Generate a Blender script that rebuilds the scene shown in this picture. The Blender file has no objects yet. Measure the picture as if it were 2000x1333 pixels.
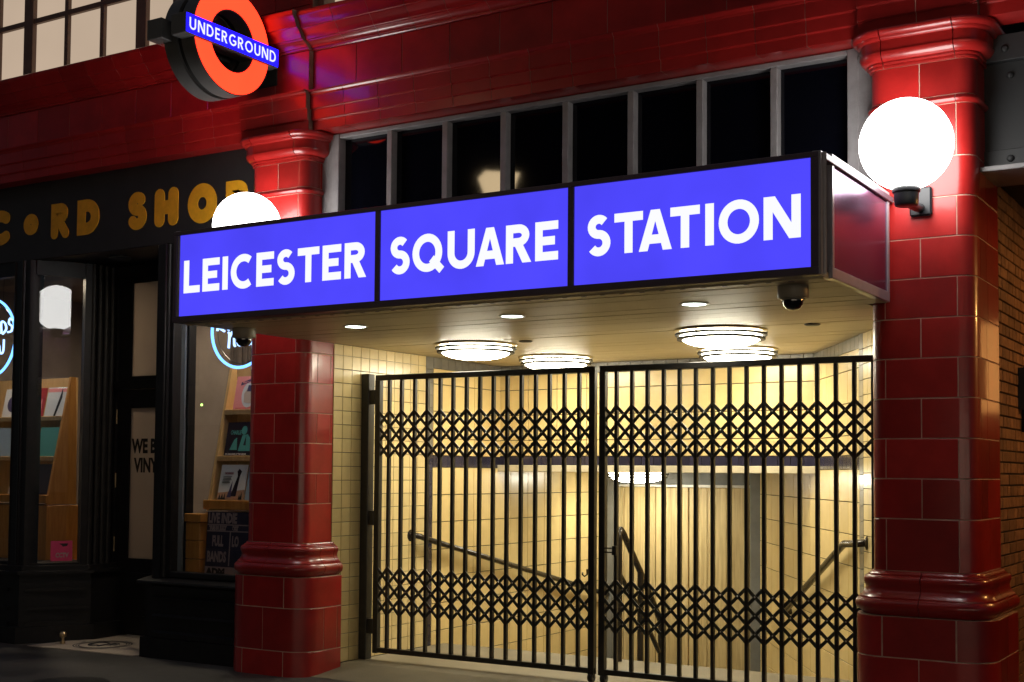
import bpy, bmesh, math, random
from mathutils import Vector
random.seed(7)
S = bpy.context.scene
COL = S.collection
R = math.radians

# ------------------------------------------------------------------ camera, sky, exposure
cam_data = bpy.data.cameras.new('camera'); cam = bpy.data.objects.new('camera', cam_data); COL.objects.link(cam)
cam_data.sensor_width = 36; cam_data.lens = 45.66; cam_data.shift_y = 0.07135
cam_data.clip_start = 0.05; cam_data.clip_end = 500
yaw, pitch, roll = R(31.5635), R(2.5939), R(0.43536)
fw = Vector((-math.sin(yaw)*math.cos(pitch), math.cos(yaw)*math.cos(pitch), math.sin(pitch)))
rt = Vector((math.cos(yaw), math.sin(yaw), 0)); up = rt.cross(fw)
r2 = rt*math.cos(roll)+up*math.sin(roll); u2 = -rt*math.sin(roll)+up*math.cos(roll)
from mathutils import Matrix
cam.matrix_world = Matrix(((r2.x, u2.x, -fw.x, 0), (r2.y, u2.y, -fw.y, 0), (r2.z, u2.z, -fw.z, 1.6), (0, 0, 0, 1)))
S.camera = cam
W = bpy.data.worlds.new('World'); S.world = W; W.use_nodes = True
nt = W.node_tree; nt.nodes.clear()
sky = nt.nodes.new('ShaderNodeTexSky'); sky.sky_type = 'NISHITA'; sky.sun_disc = False
sky.sun_elevation = R(45); sky.sun_rotation = R(200)
bg = nt.nodes.new('ShaderNodeBackground'); bg.inputs[1].default_value = 0.015
wo = nt.nodes.new('ShaderNodeOutputWorld')
nt.links.new(sky.outputs[0], bg.inputs[0]); nt.links.new(bg.outputs[0], wo.inputs[0])
sd = bpy.data.lights.new('moon', 'SUN'); sd.energy = 0.012; sd.angle = R(3); sd.color = (0.8, 0.88, 1)
so = bpy.data.objects.new('moon', sd); so.rotation_euler = (R(50), 0, R(20)); COL.objects.link(so)
S.view_settings.view_transform = 'Standard'; S.view_settings.look = 'None'
S.view_settings.exposure = 0.0; S.view_settings.gamma = 1.0; S.view_settings.use_curve_mapping = False
S.cycles.max_bounces = 8; S.cycles.glossy_bounces = 4; S.cycles.transparent_max_bounces = 12
S.cycles.use_denoising = True
S.cycles.sample_clamp_indirect = 6.0

# ------------------------------------------------------------------ materials
MATS = {}
def mat(name, col, rough=0.5, metal=0.0, var=0.0, noise=0.0, nscale=6.0, bump=0.0, bscale=30.0, coat=0.0, coat_r=0.06,
        emit=None, estr=0.0, stretch=None, col2=None, spec=0.5, rvar=0.0):
    """Principled material: per-object variation (var), blotchy colour noise towards col2 (noise), fine bump."""
    m = bpy.data.materials.new(name); m.use_nodes = True
    n = m.node_tree.nodes; l = m.node_tree.links
    p = n['Principled BSDF']
    p.inputs['Base Color'].default_value = (*col, 1); p.inputs['Roughness'].default_value = rough
    p.inputs['Metallic'].default_value = metal; p.inputs['Specular IOR Level'].default_value = spec
    if coat: p.inputs['Coat Weight'].default_value = coat; p.inputs['Coat Roughness'].default_value = coat_r
    if emit: p.inputs['Emission Color'].default_value = (*emit, 1); p.inputs['Emission Strength'].default_value = estr
    geo = n.new('ShaderNodeNewGeometry'); src = geo.outputs['Position']
    if stretch:
        mp = n.new('ShaderNodeMapping'); mp.inputs['Scale'].default_value = stretch
        l.new(src, mp.inputs['Vector']); src = mp.outputs[0]
    cur = None
    if noise:
        t = n.new('ShaderNodeTexNoise'); t.inputs['Scale'].default_value = nscale; t.inputs['Detail'].default_value = 6
        t.inputs['Roughness'].default_value = 0.62; l.new(src, t.inputs['Vector'])
        rp = n.new('ShaderNodeMapRange'); rp.inputs[1].default_value = 0.38; rp.inputs[2].default_value = 0.68
        rp.inputs[3].default_value = 0; rp.inputs[4].default_value = noise; l.new(t.outputs[0], rp.inputs[0])
        mx = n.new('ShaderNodeMix'); mx.data_type = 'RGBA'
        mx.inputs[6].default_value = (*col, 1)
        c2 = col2 or tuple(c*0.35 for c in col); mx.inputs[7].default_value = (*c2, 1)
        l.new(rp.outputs[0], mx.inputs[0]); cur = mx.outputs[2]
        if rvar:
            ad = n.new('ShaderNodeMath'); ad.operation = 'MULTIPLY_ADD'; ad.inputs[1].default_value = rvar; ad.inputs[2].default_value = rough
            l.new(rp.outputs[0], ad.inputs[0]); l.new(ad.outputs[0], p.inputs['Roughness'])
    if var:
        oi = n.new('ShaderNodeObjectInfo')
        mr = n.new('ShaderNodeMapRange'); mr.inputs[3].default_value = 1-var; mr.inputs[4].default_value = 1+var
        l.new(oi.outputs['Random'], mr.inputs[0])
        hs = n.new('ShaderNodeHueSaturation'); l.new(mr.outputs[0], hs.inputs['Value'])
        if cur: l.new(cur, hs.inputs['Color'])
        else: hs.inputs['Color'].default_value = (*col, 1)
        cur = hs.outputs[0]
    if cur: l.new(cur, p.inputs['Base Color'])
    if bump:
        tb = n.new('ShaderNodeTexNoise'); tb.inputs['Scale'].default_value = bscale; tb.inputs['Detail'].default_value = 3
        l.new(src, tb.inputs['Vector'])
        b = n.new('ShaderNodeBump'); b.inputs['Strength'].default_value = bump; b.inputs['Distance'].default_value = 0.01
        l.new(tb.outputs[0], b.inputs['Height']); l.new(b.outputs[0], p.inputs['Normal'])
        if coat: l.new(b.outputs[0], p.inputs['Coat Normal'])
    MATS[name] = m
    return m
def emat(name, col, s, nz=0.0, nscale=3.0):
    m = bpy.data.materials.new(name); m.use_nodes = True; n = m.node_tree.nodes; l = m.node_tree.links; n.clear()
    e = n.new('ShaderNodeEmission'); e.inputs[0].default_value = (*col, 1); e.inputs[1].default_value = s
    o = n.new('ShaderNodeOutputMaterial'); l.new(e.outputs[0], o.inputs[0])
    if nz:
        g = n.new('ShaderNodeNewGeometry'); t = n.new('ShaderNodeTexNoise'); t.inputs['Scale'].default_value = nscale
        l.new(g.outputs['Position'], t.inputs['Vector'])
        mr = n.new('ShaderNodeMapRange'); mr.inputs[3].default_value = s*(1-nz); mr.inputs[4].default_value = s*(1+nz)
        l.new(t.outputs[0], mr.inputs[0]); l.new(mr.outputs[0], e.inputs[1])
    MATS[name] = m; return m
def glassmat(name, tint=(0.93, 0.95, 0.96), ior=1.5, rough=0.0):
    m = bpy.data.materials.new(name); m.use_nodes = True; n = m.node_tree.nodes; l = m.node_tree.links; n.clear()
    t = n.new('ShaderNodeBsdfTransparent'); t.inputs[0].default_value = (*tint, 1)
    g = n.new('ShaderNodeBsdfGlossy'); g.inputs['Roughness'].default_value = rough
    lw = n.new('ShaderNodeLayerWeight'); lw.inputs[0].default_value = 0.5
    pw = n.new('ShaderNodeMath'); pw.operation = 'POWER'; pw.inputs[1].default_value = 5; l.new(lw.outputs['Facing'], pw.inputs[0])
    f = n.new('ShaderNodeMath'); f.operation = 'MULTIPLY_ADD'; f.inputs[1].default_value = 0.95; f.inputs[2].default_value = 0.045; l.new(pw.outputs[0], f.inputs[0])
    mx = n.new('ShaderNodeMixShader'); o = n.new('ShaderNodeOutputMaterial')
    l.new(f.outputs[0], mx.inputs[0]); l.new(t.outputs[0], mx.inputs[1]); l.new(g.outputs[0], mx.inputs[2]); l.new(mx.outputs[0], o.inputs[0])
    MATS[name] = m; return m

mat('red_tile', (0.43, 0.016, 0.014), 0.36, var=0.24, noise=0.75, nscale=4, bump=0.09, bscale=11, coat=0.42, coat_r=0.14, col2=(0.27, 0.008, 0.007))
mat('red_mould', (0.40, 0.015, 0.013), 0.32, var=0.16, noise=0.6, nscale=5, bump=0.08, bscale=16, coat=0.55, coat_r=0.11, col2=(0.27, 0.008, 0.007))
mat('grout', (0.66, 0.47, 0.37), 0.85, noise=0.7, nscale=9, col2=(0.36, 0.2, 0.15))
mat('grout_dark', (0.5, 0.3, 0.23), 0.8, noise=1.0, nscale=2.2, col2=(0.06, 0.02, 0.02))
mat('cream_tile', (0.70, 0.55, 0.265), 0.28, var=0.1, noise=0.5, nscale=7, bump=0.04, bscale=20, coat=0.3, coat_r=0.12, col2=(0.56, 0.43, 0.2))
mat('cream_large', (0.72, 0.545, 0.24), 0.33, var=0.06, noise=0.6, nscale=3.5, bump=0.03, bscale=14, coat=0.25, coat_r=0.15, col2=(0.58, 0.42, 0.17))
mat('tile_grout', (0.12, 0.10, 0.06), 0.9, noise=0.5, nscale=5)
mat('grey_tile', (0.17, 0.16, 0.14), 0.3, var=0.1, noise=0.4, nscale=8, coat=0.3, coat_r=0.1)
mat('navy_tile', (0.026, 0.023, 0.045), 0.25, var=0.25, noise=0.3, nscale=8, coat=0.4, coat_r=0.08)
mat('band_grout', (0.42, 0.33, 0.2), 0.9)
mat('soffit', (0.56, 0.48, 0.32), 0.45, metal=0.0, var=0.05, noise=0.35, nscale=2.5, bump=0.015, bscale=6, stretch=(0.5, 3, 3), col2=(0.46, 0.39, 0.25))
mat('white_paint', (0.6, 0.52, 0.36), 0.5, noise=0.3, nscale=6)
mat('grey_paint', (0.33, 0.315, 0.32), 0.45, noise=0.45, nscale=9, bump=0.04, bscale=40, col2=(0.17, 0.165, 0.16))
mat('steel_grey', (0.034, 0.036, 0.038), 0.5, noise=0.6, nscale=4, bump=0.08, bscale=25, col2=(0.04, 0.042, 0.045))
mat('black_iron', (0.016, 0.016, 0.015), 0.38, noise=0.6, nscale=14, bump=0.12, bscale=60, col2=(0.035, 0.03, 0.026))
mat('lattice_iron', (0.055, 0.06, 0.055), 0.45, noise=0.6, nscale=20, bump=0.12, bscale=60, col2=(0.016, 0.017, 0.015))
mat('rivet_steel', (0.5, 0.47, 0.42), 0.3, metal=0.9)
mat('rail_bronze', (0.05, 0.042, 0.035), 0.25, metal=0.6, noise=0.4, nscale=10)
mat('frame_alu', (0.12, 0.09, 0.12), 0.4, metal=0.2, noise=0.3, nscale=8)
mat('silver', (0.5, 0.47, 0.5), 0.3, metal=0.35, noise=0.35, nscale=12, col2=(0.35, 0.33, 0.34))
mat('side_panel', (0.24, 0.10, 0.25), 0.24, metal=0.8, noise=0.2, nscale=2, bump=0.02, bscale=2.5)
mat('black_shop', (0.009, 0.0088, 0.010), 0.45, spec=0.3, noise=0.5, nscale=8, bump=0.06, bscale=35, col2=(0.022, 0.02, 0.02))
mat('board_black', (0.02, 0.018, 0.019), 0.5, noise=0.6, nscale=5, bump=0.05, bscale=20, col2=(0.03, 0.027, 0.028))
mat('gold_letter', (0.88, 0.43, 0.015), 0.5, noise=0.3, nscale=10, coat=0.2)
mat('pavement', (0.075, 0.071, 0.066), 0.6, noise=0.8, nscale=2.3, bump=0.25, bscale=90, col2=(0.03, 0.029, 0.027), rvar=-0.2)
mat('concrete', (0.24, 0.205, 0.14), 0.7, noise=0.75, nscale=2.6, bump=0.2, bscale=70, col2=(0.13, 0.108, 0.07), rvar=-0.2)
mat('opposite_wall', (0.1, 0.07, 0.055), 0.85, noise=0.5, nscale=1)
mat('stair', (0.2, 0.18, 0.14), 0.7, noise=0.6, nscale=4)
mat('asphalt', (0.05, 0.05, 0.05), 0.8, noise=0.6, nscale=3, bump=0.4, bscale=120)
mat('iron_cover', (0.02, 0.02, 0.02), 0.5, metal=0.4, bump=0.5, bscale=40)
mat('mosaic_white', (0.55, 0.47, 0.38), 0.6, noise=0.5, nscale=60, col2=(0.34, 0.28, 0.22))
mat('mosaic_black', (0.02, 0.018, 0.018), 0.6)
mat('wood_orange', (0.55, 0.25, 0.055), 0.42, noise=0.7, nscale=5, stretch=(6, 6, 0.7), col2=(0.36, 0.14, 0.025), coat=0.15)
mat('wood_pale', (0.62, 0.40, 0.17), 0.45, noise=0.6, nscale=6, stretch=(6, 6, 0.8), col2=(0.45, 0.26, 0.09))
mat('cladding', (0.64, 0.5, 0.25), 0.5, var=0.12, noise=0.6, nscale=4, stretch=(9, 9, 0.5), col2=(0.3, 0.2, 0.075))
mat('grey_wall', (0.2, 0.2, 0.185), 0.6, noise=0.4, nscale=4)
mat('shop_wall', (0.2, 0.16, 0.135), 0.8, noise=0.5, nscale=1.5)
mat('shop_curtain', (0.17, 0.13, 0.11), 0.85, noise=0.5, nscale=2, stretch=(6, 6, 0.2))
mat('pale_post', (0.45, 0.46, 0.44), 0.5, noise=0.3, nscale=4)
mat('frosted', (0.55, 0.5, 0.45), 0.5, noise=0.5, nscale=2.0, col2=(0.4, 0.36, 0.31))
_m = MATS['frosted']; _n = _m.node_tree.nodes; _l = _m.node_tree.links
_t = _n.new('ShaderNodeBsdfTranslucent'); _t.inputs[0].default_value = (0.6, 0.54, 0.48, 1); _x = _n.new('ShaderNodeMixShader'); _x.inputs[0].default_value = 0.6
_l.new(_n['Principled BSDF'].outputs[0], _x.inputs[1]); _l.new(_t.outputs[0], _x.inputs[2]); _l.new(_x.outputs[0], _n['Material Output'].inputs[0])
mat('brick', (0.3, 0.15, 0.075), 0.75, var=0.3, noise=0.8, nscale=16, bump=0.35, bscale=70, col2=(0.16, 0.07, 0.035))
mat('mortar', (0.07, 0.05, 0.035), 0.95)
mat('black_plastic', (0.018, 0.02, 0.024), 0.32)
mat('dome_base', (0.3, 0.27, 0.22), 0.4)
mat('dome_glass', (0.006, 0.006, 0.01), 0.04, coat=1.0, coat_r=0.02)
mat('window_dark', (0.0025, 0.0028, 0.006), 0.035, spec=0.5, bump=0.012, bscale=1.6)
mat('window_frame_brown', (0.17, 0.105, 0.075), 0.5, noise=0.4, nscale=9)
mat('brass', (0.55, 0.42, 0.24), 0.35, metal=0.9)
mat('roundel_case', (0.10, 0.098, 0.095), 0.5, metal=0.0, noise=0.2, nscale=8)
mat('dark_hole', (0.006, 0.006, 0.006), 0.9)
mat('lamp_rim', (0.5, 0.42, 0.26), 0.3, metal=0.9)
mat('lamp_wire', (0.03, 0.026, 0.015), 0.6)
mat('white_trim', (0.7, 0.68, 0.62), 0.35)
mat('poster_dark', (0.022, 0.02, 0.05), 0.6, noise=0.3, nscale=15)
mat('poster_pale', (0.33, 0.25, 0.25), 0.65, noise=0.3, nscale=15)
mat('ink_black', (0.01, 0.01, 0.011), 0.5)
mat('pink', (0.55, 0.04, 0.13), 0.5, noise=0.3, nscale=12)
mat('paper_white', (0.72, 0.7, 0.68), 0.6)
mat('metal_shelf', (0.3, 0.3, 0.27), 0.5, metal=0.3)
mat('sleeve_pink', (0.75, 0.27, 0.26), 0.4, coat=0.4); mat('sleeve_white', (0.62, 0.63, 0.62), 0.4, coat=0.4)
mat('sleeve_dark', (0.022, 0.014, 0.022), 0.35, coat=0.4); mat('sleeve_teal', (0.08, 0.30, 0.27), 0.4)
mat('sleeve_red', (0.36, 0.03, 0.035), 0.35, coat=0.4); mat('sleeve_navy', (0.06, 0.05, 0.12), 0.4)
mat('sleeve_sepia', (0.42, 0.25, 0.16), 0.5); mat('sleeve_blue', (0.3, 0.38, 0.45), 0.4); mat('sleeve_tan', (0.5, 0.38, 0.3), 0.5)
emat('sign_blue', (0.078, 0.063, 0.98), 1.0, 0.2, 2.2)
emat('sign_white', (0.97, 0.98, 1.0), 1.0)
emat('roundel_red', (4.0, 0.118, 0.04), 1.0, 0.1, 3.0)
emat('roundel_blue', (0.028, 0.018, 4.0), 1.0)
emat('globe_white', (1.0, 0.97, 0.93), 11.0)
emat('bowl_light', (1.0, 0.93, 0.72), 38.0)
emat('stair_light', (1.0, 0.95, 0.76), 40.0)
emat('down_light', (0.85, 1.0, 0.88), 14.0)
emat('lit_pane', (0.52, 0.395, 0.29), 1.0, 0.12, 1.2)
emat('neon', (0.2, 0.56, 1.3), 2.6)
emat('neon_text', (0.42, 0.7, 1.2), 2.6)
emat('shop_lamp', (1.0, 0.8, 0.56), 240.0)
emat('lantern_glow', (1.0, 0.74, 0.42), 13.0)
emat('sodium', (1.0, 0.48, 0.13), 500.0)
emat('fill_glow', (1.0, 0.82, 0.6), 2.3)  # fill light for the facade, worn by added windows across the road
emat('orange_glow_panel', (1.0, 0.45, 0.12), 4.0)  # glow of the added panel at the alley end
emat('led_green', (0.6, 1.0, 0.2), 3.0)
glassmat('glass'); glassmat('glass_thick', (0.85, 0.88, 0.9))

# ------------------------------------------------------------------ mesh helpers
class MB:
    def __init__(s): s.v = []; s.f = []
    def add(s, vs, fs):
        o = len(s.v); s.v += [tuple(p) for p in vs]; s.f += [tuple(i+o for i in f) for f in fs]; return s
    def box(s, x0, x1, y0, y1, z0, z1):
        return s.add([(x0,y0,z0),(x1,y0,z0),(x1,y1,z0),(x0,y1,z0),(x0,y0,z1),(x1,y0,z1),(x1,y1,z1),(x0,y1,z1)],
                     [(0,3,2,1),(4,5,6,7),(0,1,5,4),(1,2,6,5),(2,3,7,6),(3,0,4,7)])
    def cbox(s, x0, x1, y0, y1, z0, z1, b=0.004):
        """box with all twelve edges chamfered"""
        vs = []; idx = {}
        X = (x0, x1); Y = (y0, y1); Z = (z0, z1)
        for i in (0,1):
            for j in (0,1):
                for k in (0,1):
                    sx = b if i == 0 else -b; sy = b if j == 0 else -b; sz = b if k == 0 else -b
                    for a, p in enumerate(((X[i], Y[j]+sy, Z[k]+sz), (X[i]+sx, Y[j], Z[k]+sz), (X[i]+sx, Y[j]+sy, Z[k]))):
                        idx[i,j,k,a] = len(vs); vs.append(p)
        fs = []
        for i in (0,1): fs.append([idx[i,j,k,0] for j,k in ((0,0),(1,0),(1,1),(0,1))])
        for j in (0,1): fs.append([idx[i,j,k,1] for i,k in ((0,0),(1,0),(1,1),(0,1))])
        for k in (0,1): fs.append([idx[i,j,k,2] for i,j in ((0,0),(1,0),(1,1),(0,1))])
        for i in (0,1):
            for j in (0,1): fs.append([idx[i,j,0,0], idx[i,j,1,0], idx[i,j,1,1], idx[i,j,0,1]])
        for i in (0,1):
            for k in (0,1): fs.append([idx[i,0,k,0], idx[i,1,k,0], idx[i,1,k,2], idx[i,0,k,2]])
        for j in (0,1):
            for k in (0,1): fs.append([idx[0,j,k,1], idx[1,j,k,1], idx[1,j,k,2], idx[0,j,k,2]])
        for i in (0,1):
            for j in (0,1):
                for k in (0,1): fs.append([idx[i,j,k,a] for a in (0,1,2)])
        return s.add(vs, fs)
    def loop_x(s, prof, x0, x1):
        """closed polygon of (y,z) extruded along x"""
        n = len(prof)
        vs = [(x0, y, z) for y, z in prof]+[(x1, y, z) for y, z in prof]
        fs = [(i, (i+1) % n, n+(i+1) % n, n+i) for i in range(n)]+[tuple(range(n))[::-1], tuple(range(n, 2*n))]
        return s.add(vs, fs)
    def loop_z(s, poly, z0, z1):
        n = len(poly)
        vs = [(x, y, z0) for x, y in poly]+[(x, y, z1) for x, y in poly]
        fs = [(i, (i+1) % n, n+(i+1) % n, n+i) for i in range(n)]+[tuple(range(n))[::-1], tuple(range(n, 2*n))]
        return s.add(vs, fs)
    def tube(s, pts, r, n=8, closed=False):
        pts = [Vector(p) for p in pts]; m = len(pts); vs = []; fs = []
        ref = None
        for i, p in enumerate(pts):
            if closed: t = pts[(i+1) % m]-pts[i-1]
            else: t = pts[min(i+1, m-1)]-pts[max(i-1, 0)]
            t.normalize()
            if ref is None: ref = t.orthogonal().normalized()
            ref = (ref-t*ref.dot(t)); ref = ref.normalized() if ref.length > 1e-6 else t.orthogonal().normalized()
            b = t.cross(ref)
            for k in range(n):
                a = 2*math.pi*k/n; vs.append(p+(ref*math.cos(a)+b*math.sin(a))*r)
        for i in range(m if closed else m-1):
            j = (i+1) % m
            for k in range(n): fs.append((i*n+k, i*n+(k+1) % n, j*n+(k+1) % n, j*n+k))
        if not closed: fs += [tuple(range(n))[::-1], tuple(range((m-1)*n, m*n))]
        return s.add(vs, fs)
    def lathe(s, prof, c, n=32, axis='z'):
        """profile of (radius, height) turned about an axis through c"""
        vs = []; fs = []; m = len(prof)
        for r, h in prof:
            for k in range(n):
                a = 2*math.pi*k/n; x, y = r*math.cos(a), r*math.sin(a)
                vs.append((c[0]+x, c[1]+y, c[2]+h) if axis == 'z' else (c[0]+x, c[1]+h, c[2]+y) if axis == 'y' else (c[0]+h, c[1]+x, c[2]+y))
        for i in range(m-1):
            for k in range(n): fs.append((i*n+k, i*n+(k+1) % n, (i+1)*n+(k+1) % n, (i+1)*n+k))
        if prof[0][0] > 1e-6: fs.append(tuple(range(n))[::-1])
        if prof[-1][0] > 1e-6: fs.append(tuple(range((m-1)*n, m*n)))
        return s.add(vs, fs)
    def beam(s, a, b, w, d, nrm):
        """flat bar from a to b, width w across, thickness d along nrm"""
        a = Vector(a); b = Vector(b); t = (b-a).normalized(); nn = Vector(nrm); sd_ = t.cross(nn).normalized()*w/2; nn = nn*d/2
        vs = [a-sd_-nn, a+sd_-nn, a+sd_+nn, a-sd_+nn, b-sd_-nn, b+sd_-nn, b+sd_+nn, b-sd_+nn]
        return s.add(vs, [(0,3,2,1),(4,5,6,7),(0,1,5,4),(1,2,6,5),(2,3,7,6),(3,0,4,7)])
OFF = {}
def mesh_of(mb, m, off=(0,0,0), smooth=None):
    me = bpy.data.meshes.new('m')
    me.from_pydata([(x-off[0], y-off[1], z-off[2]) for x, y, z in mb.v], [], mb.f)
    bm = bmesh.new(); bm.from_mesh(me); bmesh.ops.remove_doubles(bm, verts=bm.verts, dist=1e-6)
    bmesh.ops.recalc_face_normals(bm, faces=bm.faces); bm.to_mesh(me); bm.free()
    if m: me.materials.append(MATS[m])
    if smooth:
        me.polygons.foreach_set('use_smooth', [True]*len(me.polygons)); me.set_sharp_from_angle(angle=R(smooth))
    return me
def thing(name, label, cat, loc=(0,0,0), group=None):
    o = bpy.data.objects.new(name, None); o.empty_display_size = 0.1; o.location = loc; COL.objects.link(o)
    o['label'] = label; o['category'] = cat
    if group: o['group'] = group
    OFF[o] = Vector(loc); return o
def obj(name, mb, m, parent=None, smooth=None, label=None, cat=None, group=None, kind=None, loc=None):
    """one mesh object; vertices come in world coordinates"""
    off = OFF[parent] if parent else Vector(loc or (0,0,0))
    me = mesh_of(mb, m, off, smooth); me.name = name
    o = bpy.data.objects.new(name, me); COL.objects.link(o)
    if parent: o.parent = parent
    else: o.location = off
    OFF[o] = off
    if label: o['label'] = label
    if cat: o['category'] = cat
    if group: o['group'] = group
    if kind: o['kind'] = kind
    return o
def inst(name, me, loc, parent, rotz=0.0, jitter=0.0):
    o = bpy.data.objects.new(name, me); COL.objects.link(o)
    o.parent = parent; o.location = Vector(loc)-OFF[parent]
    o.rotation_euler = (random.uniform(-jitter, jitter), 0, rotz+random.uniform(-jitter, jitter)); return o
TC = {}
def tile_mesh(w, h, d, b, m):
    """slab with chamfered front edge: x width, z height, back at y=0, front at y=-d, centred"""
    key = (round(w, 4), round(h, 4), d, b, m)
    if key not in TC:
        mb = MB(); a, c = w/2, h/2
        vs = [(-a,0,-c),(a,0,-c),(a,0,c),(-a,0,c),(-a,-d+b,-c),(a,-d+b,-c),(a,-d+b,c),(-a,-d+b,c),(-a+b,-d,-c+b),(a-b,-d,-c+b),(a-b,-d,c-b),(-a+b,-d,c-b)]
        fs = [(0,1,2,3),(0,4,5,1),(1,5,6,2),(2,6,7,3),(3,7,4,0),(4,8,9,5),(5,9,10,6),(6,10,11,7),(7,11,8,4),(8,11,10,9)]
        mb.add(vs, fs); TC[key] = mesh_of(mb, m)
    return TC[key]
def tag(o, label, cat, group=None):
    o['label'] = label; o['category'] = cat
    if group: o['group'] = group
    return o

# ------------------------------------------------------------------ lettering by strokes (unit height)
def arcp(cx, cy, rx, ry, a0, a1, n=18):
    return [(cx+rx*math.cos(R(a0+(a1-a0)*i/n)), cy+ry*math.sin(R(a0+(a1-a0)*i/n))) for i in range(n+1)]
def glyph(ch, w, t):
    """list of strokes: ('s', points, closed) ribbons or ('p', polygon)"""
    h = t/2; o = []
    if ch == 'L': o = [('s', [(h, 1), (h, h), (w, h)], 0)]
    elif ch == 'E': o = [('s', [(w, 1-h), (h, 1-h), (h, h), (w, h)], 0), ('s', [(h, 0.5), (w*0.86, 0.5)], 0)]
    elif ch == 'I': o = [('s', [(w/2, 0), (w/2, 1)], 0)]
    elif ch == 'T': o = [('s', [(0, 1-h), (w, 1-h)], 0), ('s', [(w/2, 0), (w/2, 1-h)], 0)]
    elif ch == 'C': o = [('s', arcp(w*0.56, .5, w*0.56-h, .5-h, 52, 308, 26), 0)]
    elif ch == 'G': o = [('s', arcp(w*0.54, .5, w*0.54-h, .5-h, 50, 330, 26)+[(w-h, 0.44)], 0), ('s', [(w-h*0.2, 0.46), (w*0.55, 0.46)], 0)]
    elif ch == 'O': o = [('s', arcp(w/2, .5, w/2-h, .5-h, 0, 360, 36)[:-1], 1)]
    elif ch == 'Q': o = [('s', arcp(w*.48, .5, w*.48-h, .5-h, 0, 360, 36)[:-1], 1), ('s', [(w*.62, .34), (w*.95, .02)], 0)]
    elif ch == 'U': o = [('s', [(h, 1), (h, w/2)]+arcp(w/2, w/2, w/2-h, w/2-h, 180, 360, 16)[1:]+[(w-h, 1)], 0)]
    elif ch == 'D': o = [('s', [(h, h), (w*.42, h)]+arcp(w*.42, .5, w*.58-h, .5-h, -90, 90, 16)[1:]+[(h, 1-h)], 1)]
    elif ch == 'R': o = [('s', [(h, 0), (h, 1-h), (w*.5, 1-h)]+arcp(w*.5, .715, w*.42-h, .285-h, 90, -90, 12)[1:]+[(h, .43+h)], 0),
                         ('p', [(w*.36, .44), (w*.36+t*1.1, .46), (w, 0), (w-t*1.2, 0)])]
    elif ch == 'P': o = [('s', [(h, 0), (h, 1-h), (w*.5, 1-h)]+arcp(w*.5, .7, w*.5-h, .3-h, 90, -90, 12)[1:]+[(h, .4+h)], 0)]
    elif ch == 'N': o = [('s', [(h, 0), (h, 1)], 0), ('s', [(w-h, 0), (w-h, 1)], 0), ('p', [(0, 1), (t*1.25, 1), (w, 0), (w-t*1.25, 0)])]
    elif ch == 'A':
        c = w/2; k = t*0.55
        o = [('p', [(0, 0), (t*1.08, 0), (c+k*.5, .94), (c+k, 1), (c-k, 1)]), ('p', [(w, 0), (w-t*1.08, 0), (c-k*.5, .94), (c-k, 1), (c+k, 1)]),
             ('s', [(w*.2, .28), (w*.8, .28)], 0)]
    elif ch == 'S':
        ru = (1-t)/4*0.93; rl = (1-t)/2-ru; c = w*.51
        o = [('s', arcp(c, 1-h-ru, w*.46-h, ru, 38, 262, 16)+arcp(c, h+rl, w*.49-h, rl, 84, -146, 18), 0)]
    elif ch == 'H': o = [('s', [(h, h), (h, 1-h)], 0), ('s', [(w-h, h), (w-h, 1-h)], 0), ('s', [(h, .5), (w-h, .5)], 0)]
    return o
def ribbon(pts, t, closed, rnd=False):
    P = [Vector((p[0], p[1])) for p in pts]; n = len(P)
    if rnd and not closed and n > 1:
        d0 = (P[0]-P[1]).normalized(); d1 = (P[-1]-P[-2]).normalized()
        L, Rr = [], []
    A, B = [], []
    for i in range(n):
        if closed: d1 = (P[i]-P[i-1]).normalized(); d2 = (P[(i+1) % n]-P[i]).normalized()
        else:
            d1 = (P[i]-P[i-1]).normalized() if i else (P[1]-P[0]).normalized()
            d2 = (P[i+1]-P[i]).normalized() if i < n-1 else d1
        n1 = Vector((-d1.y, d1.x)); n2 = Vector((-d2.y, d2.x)); m = (n1+n2)
        m = m.normalized() if m.length > 1e-5 else n1
        k = t/2/max(0.5, m.dot(n1))
        A.append(P[i]+m*k); B.append(P[i]-m*k)
    return A, B
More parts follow.
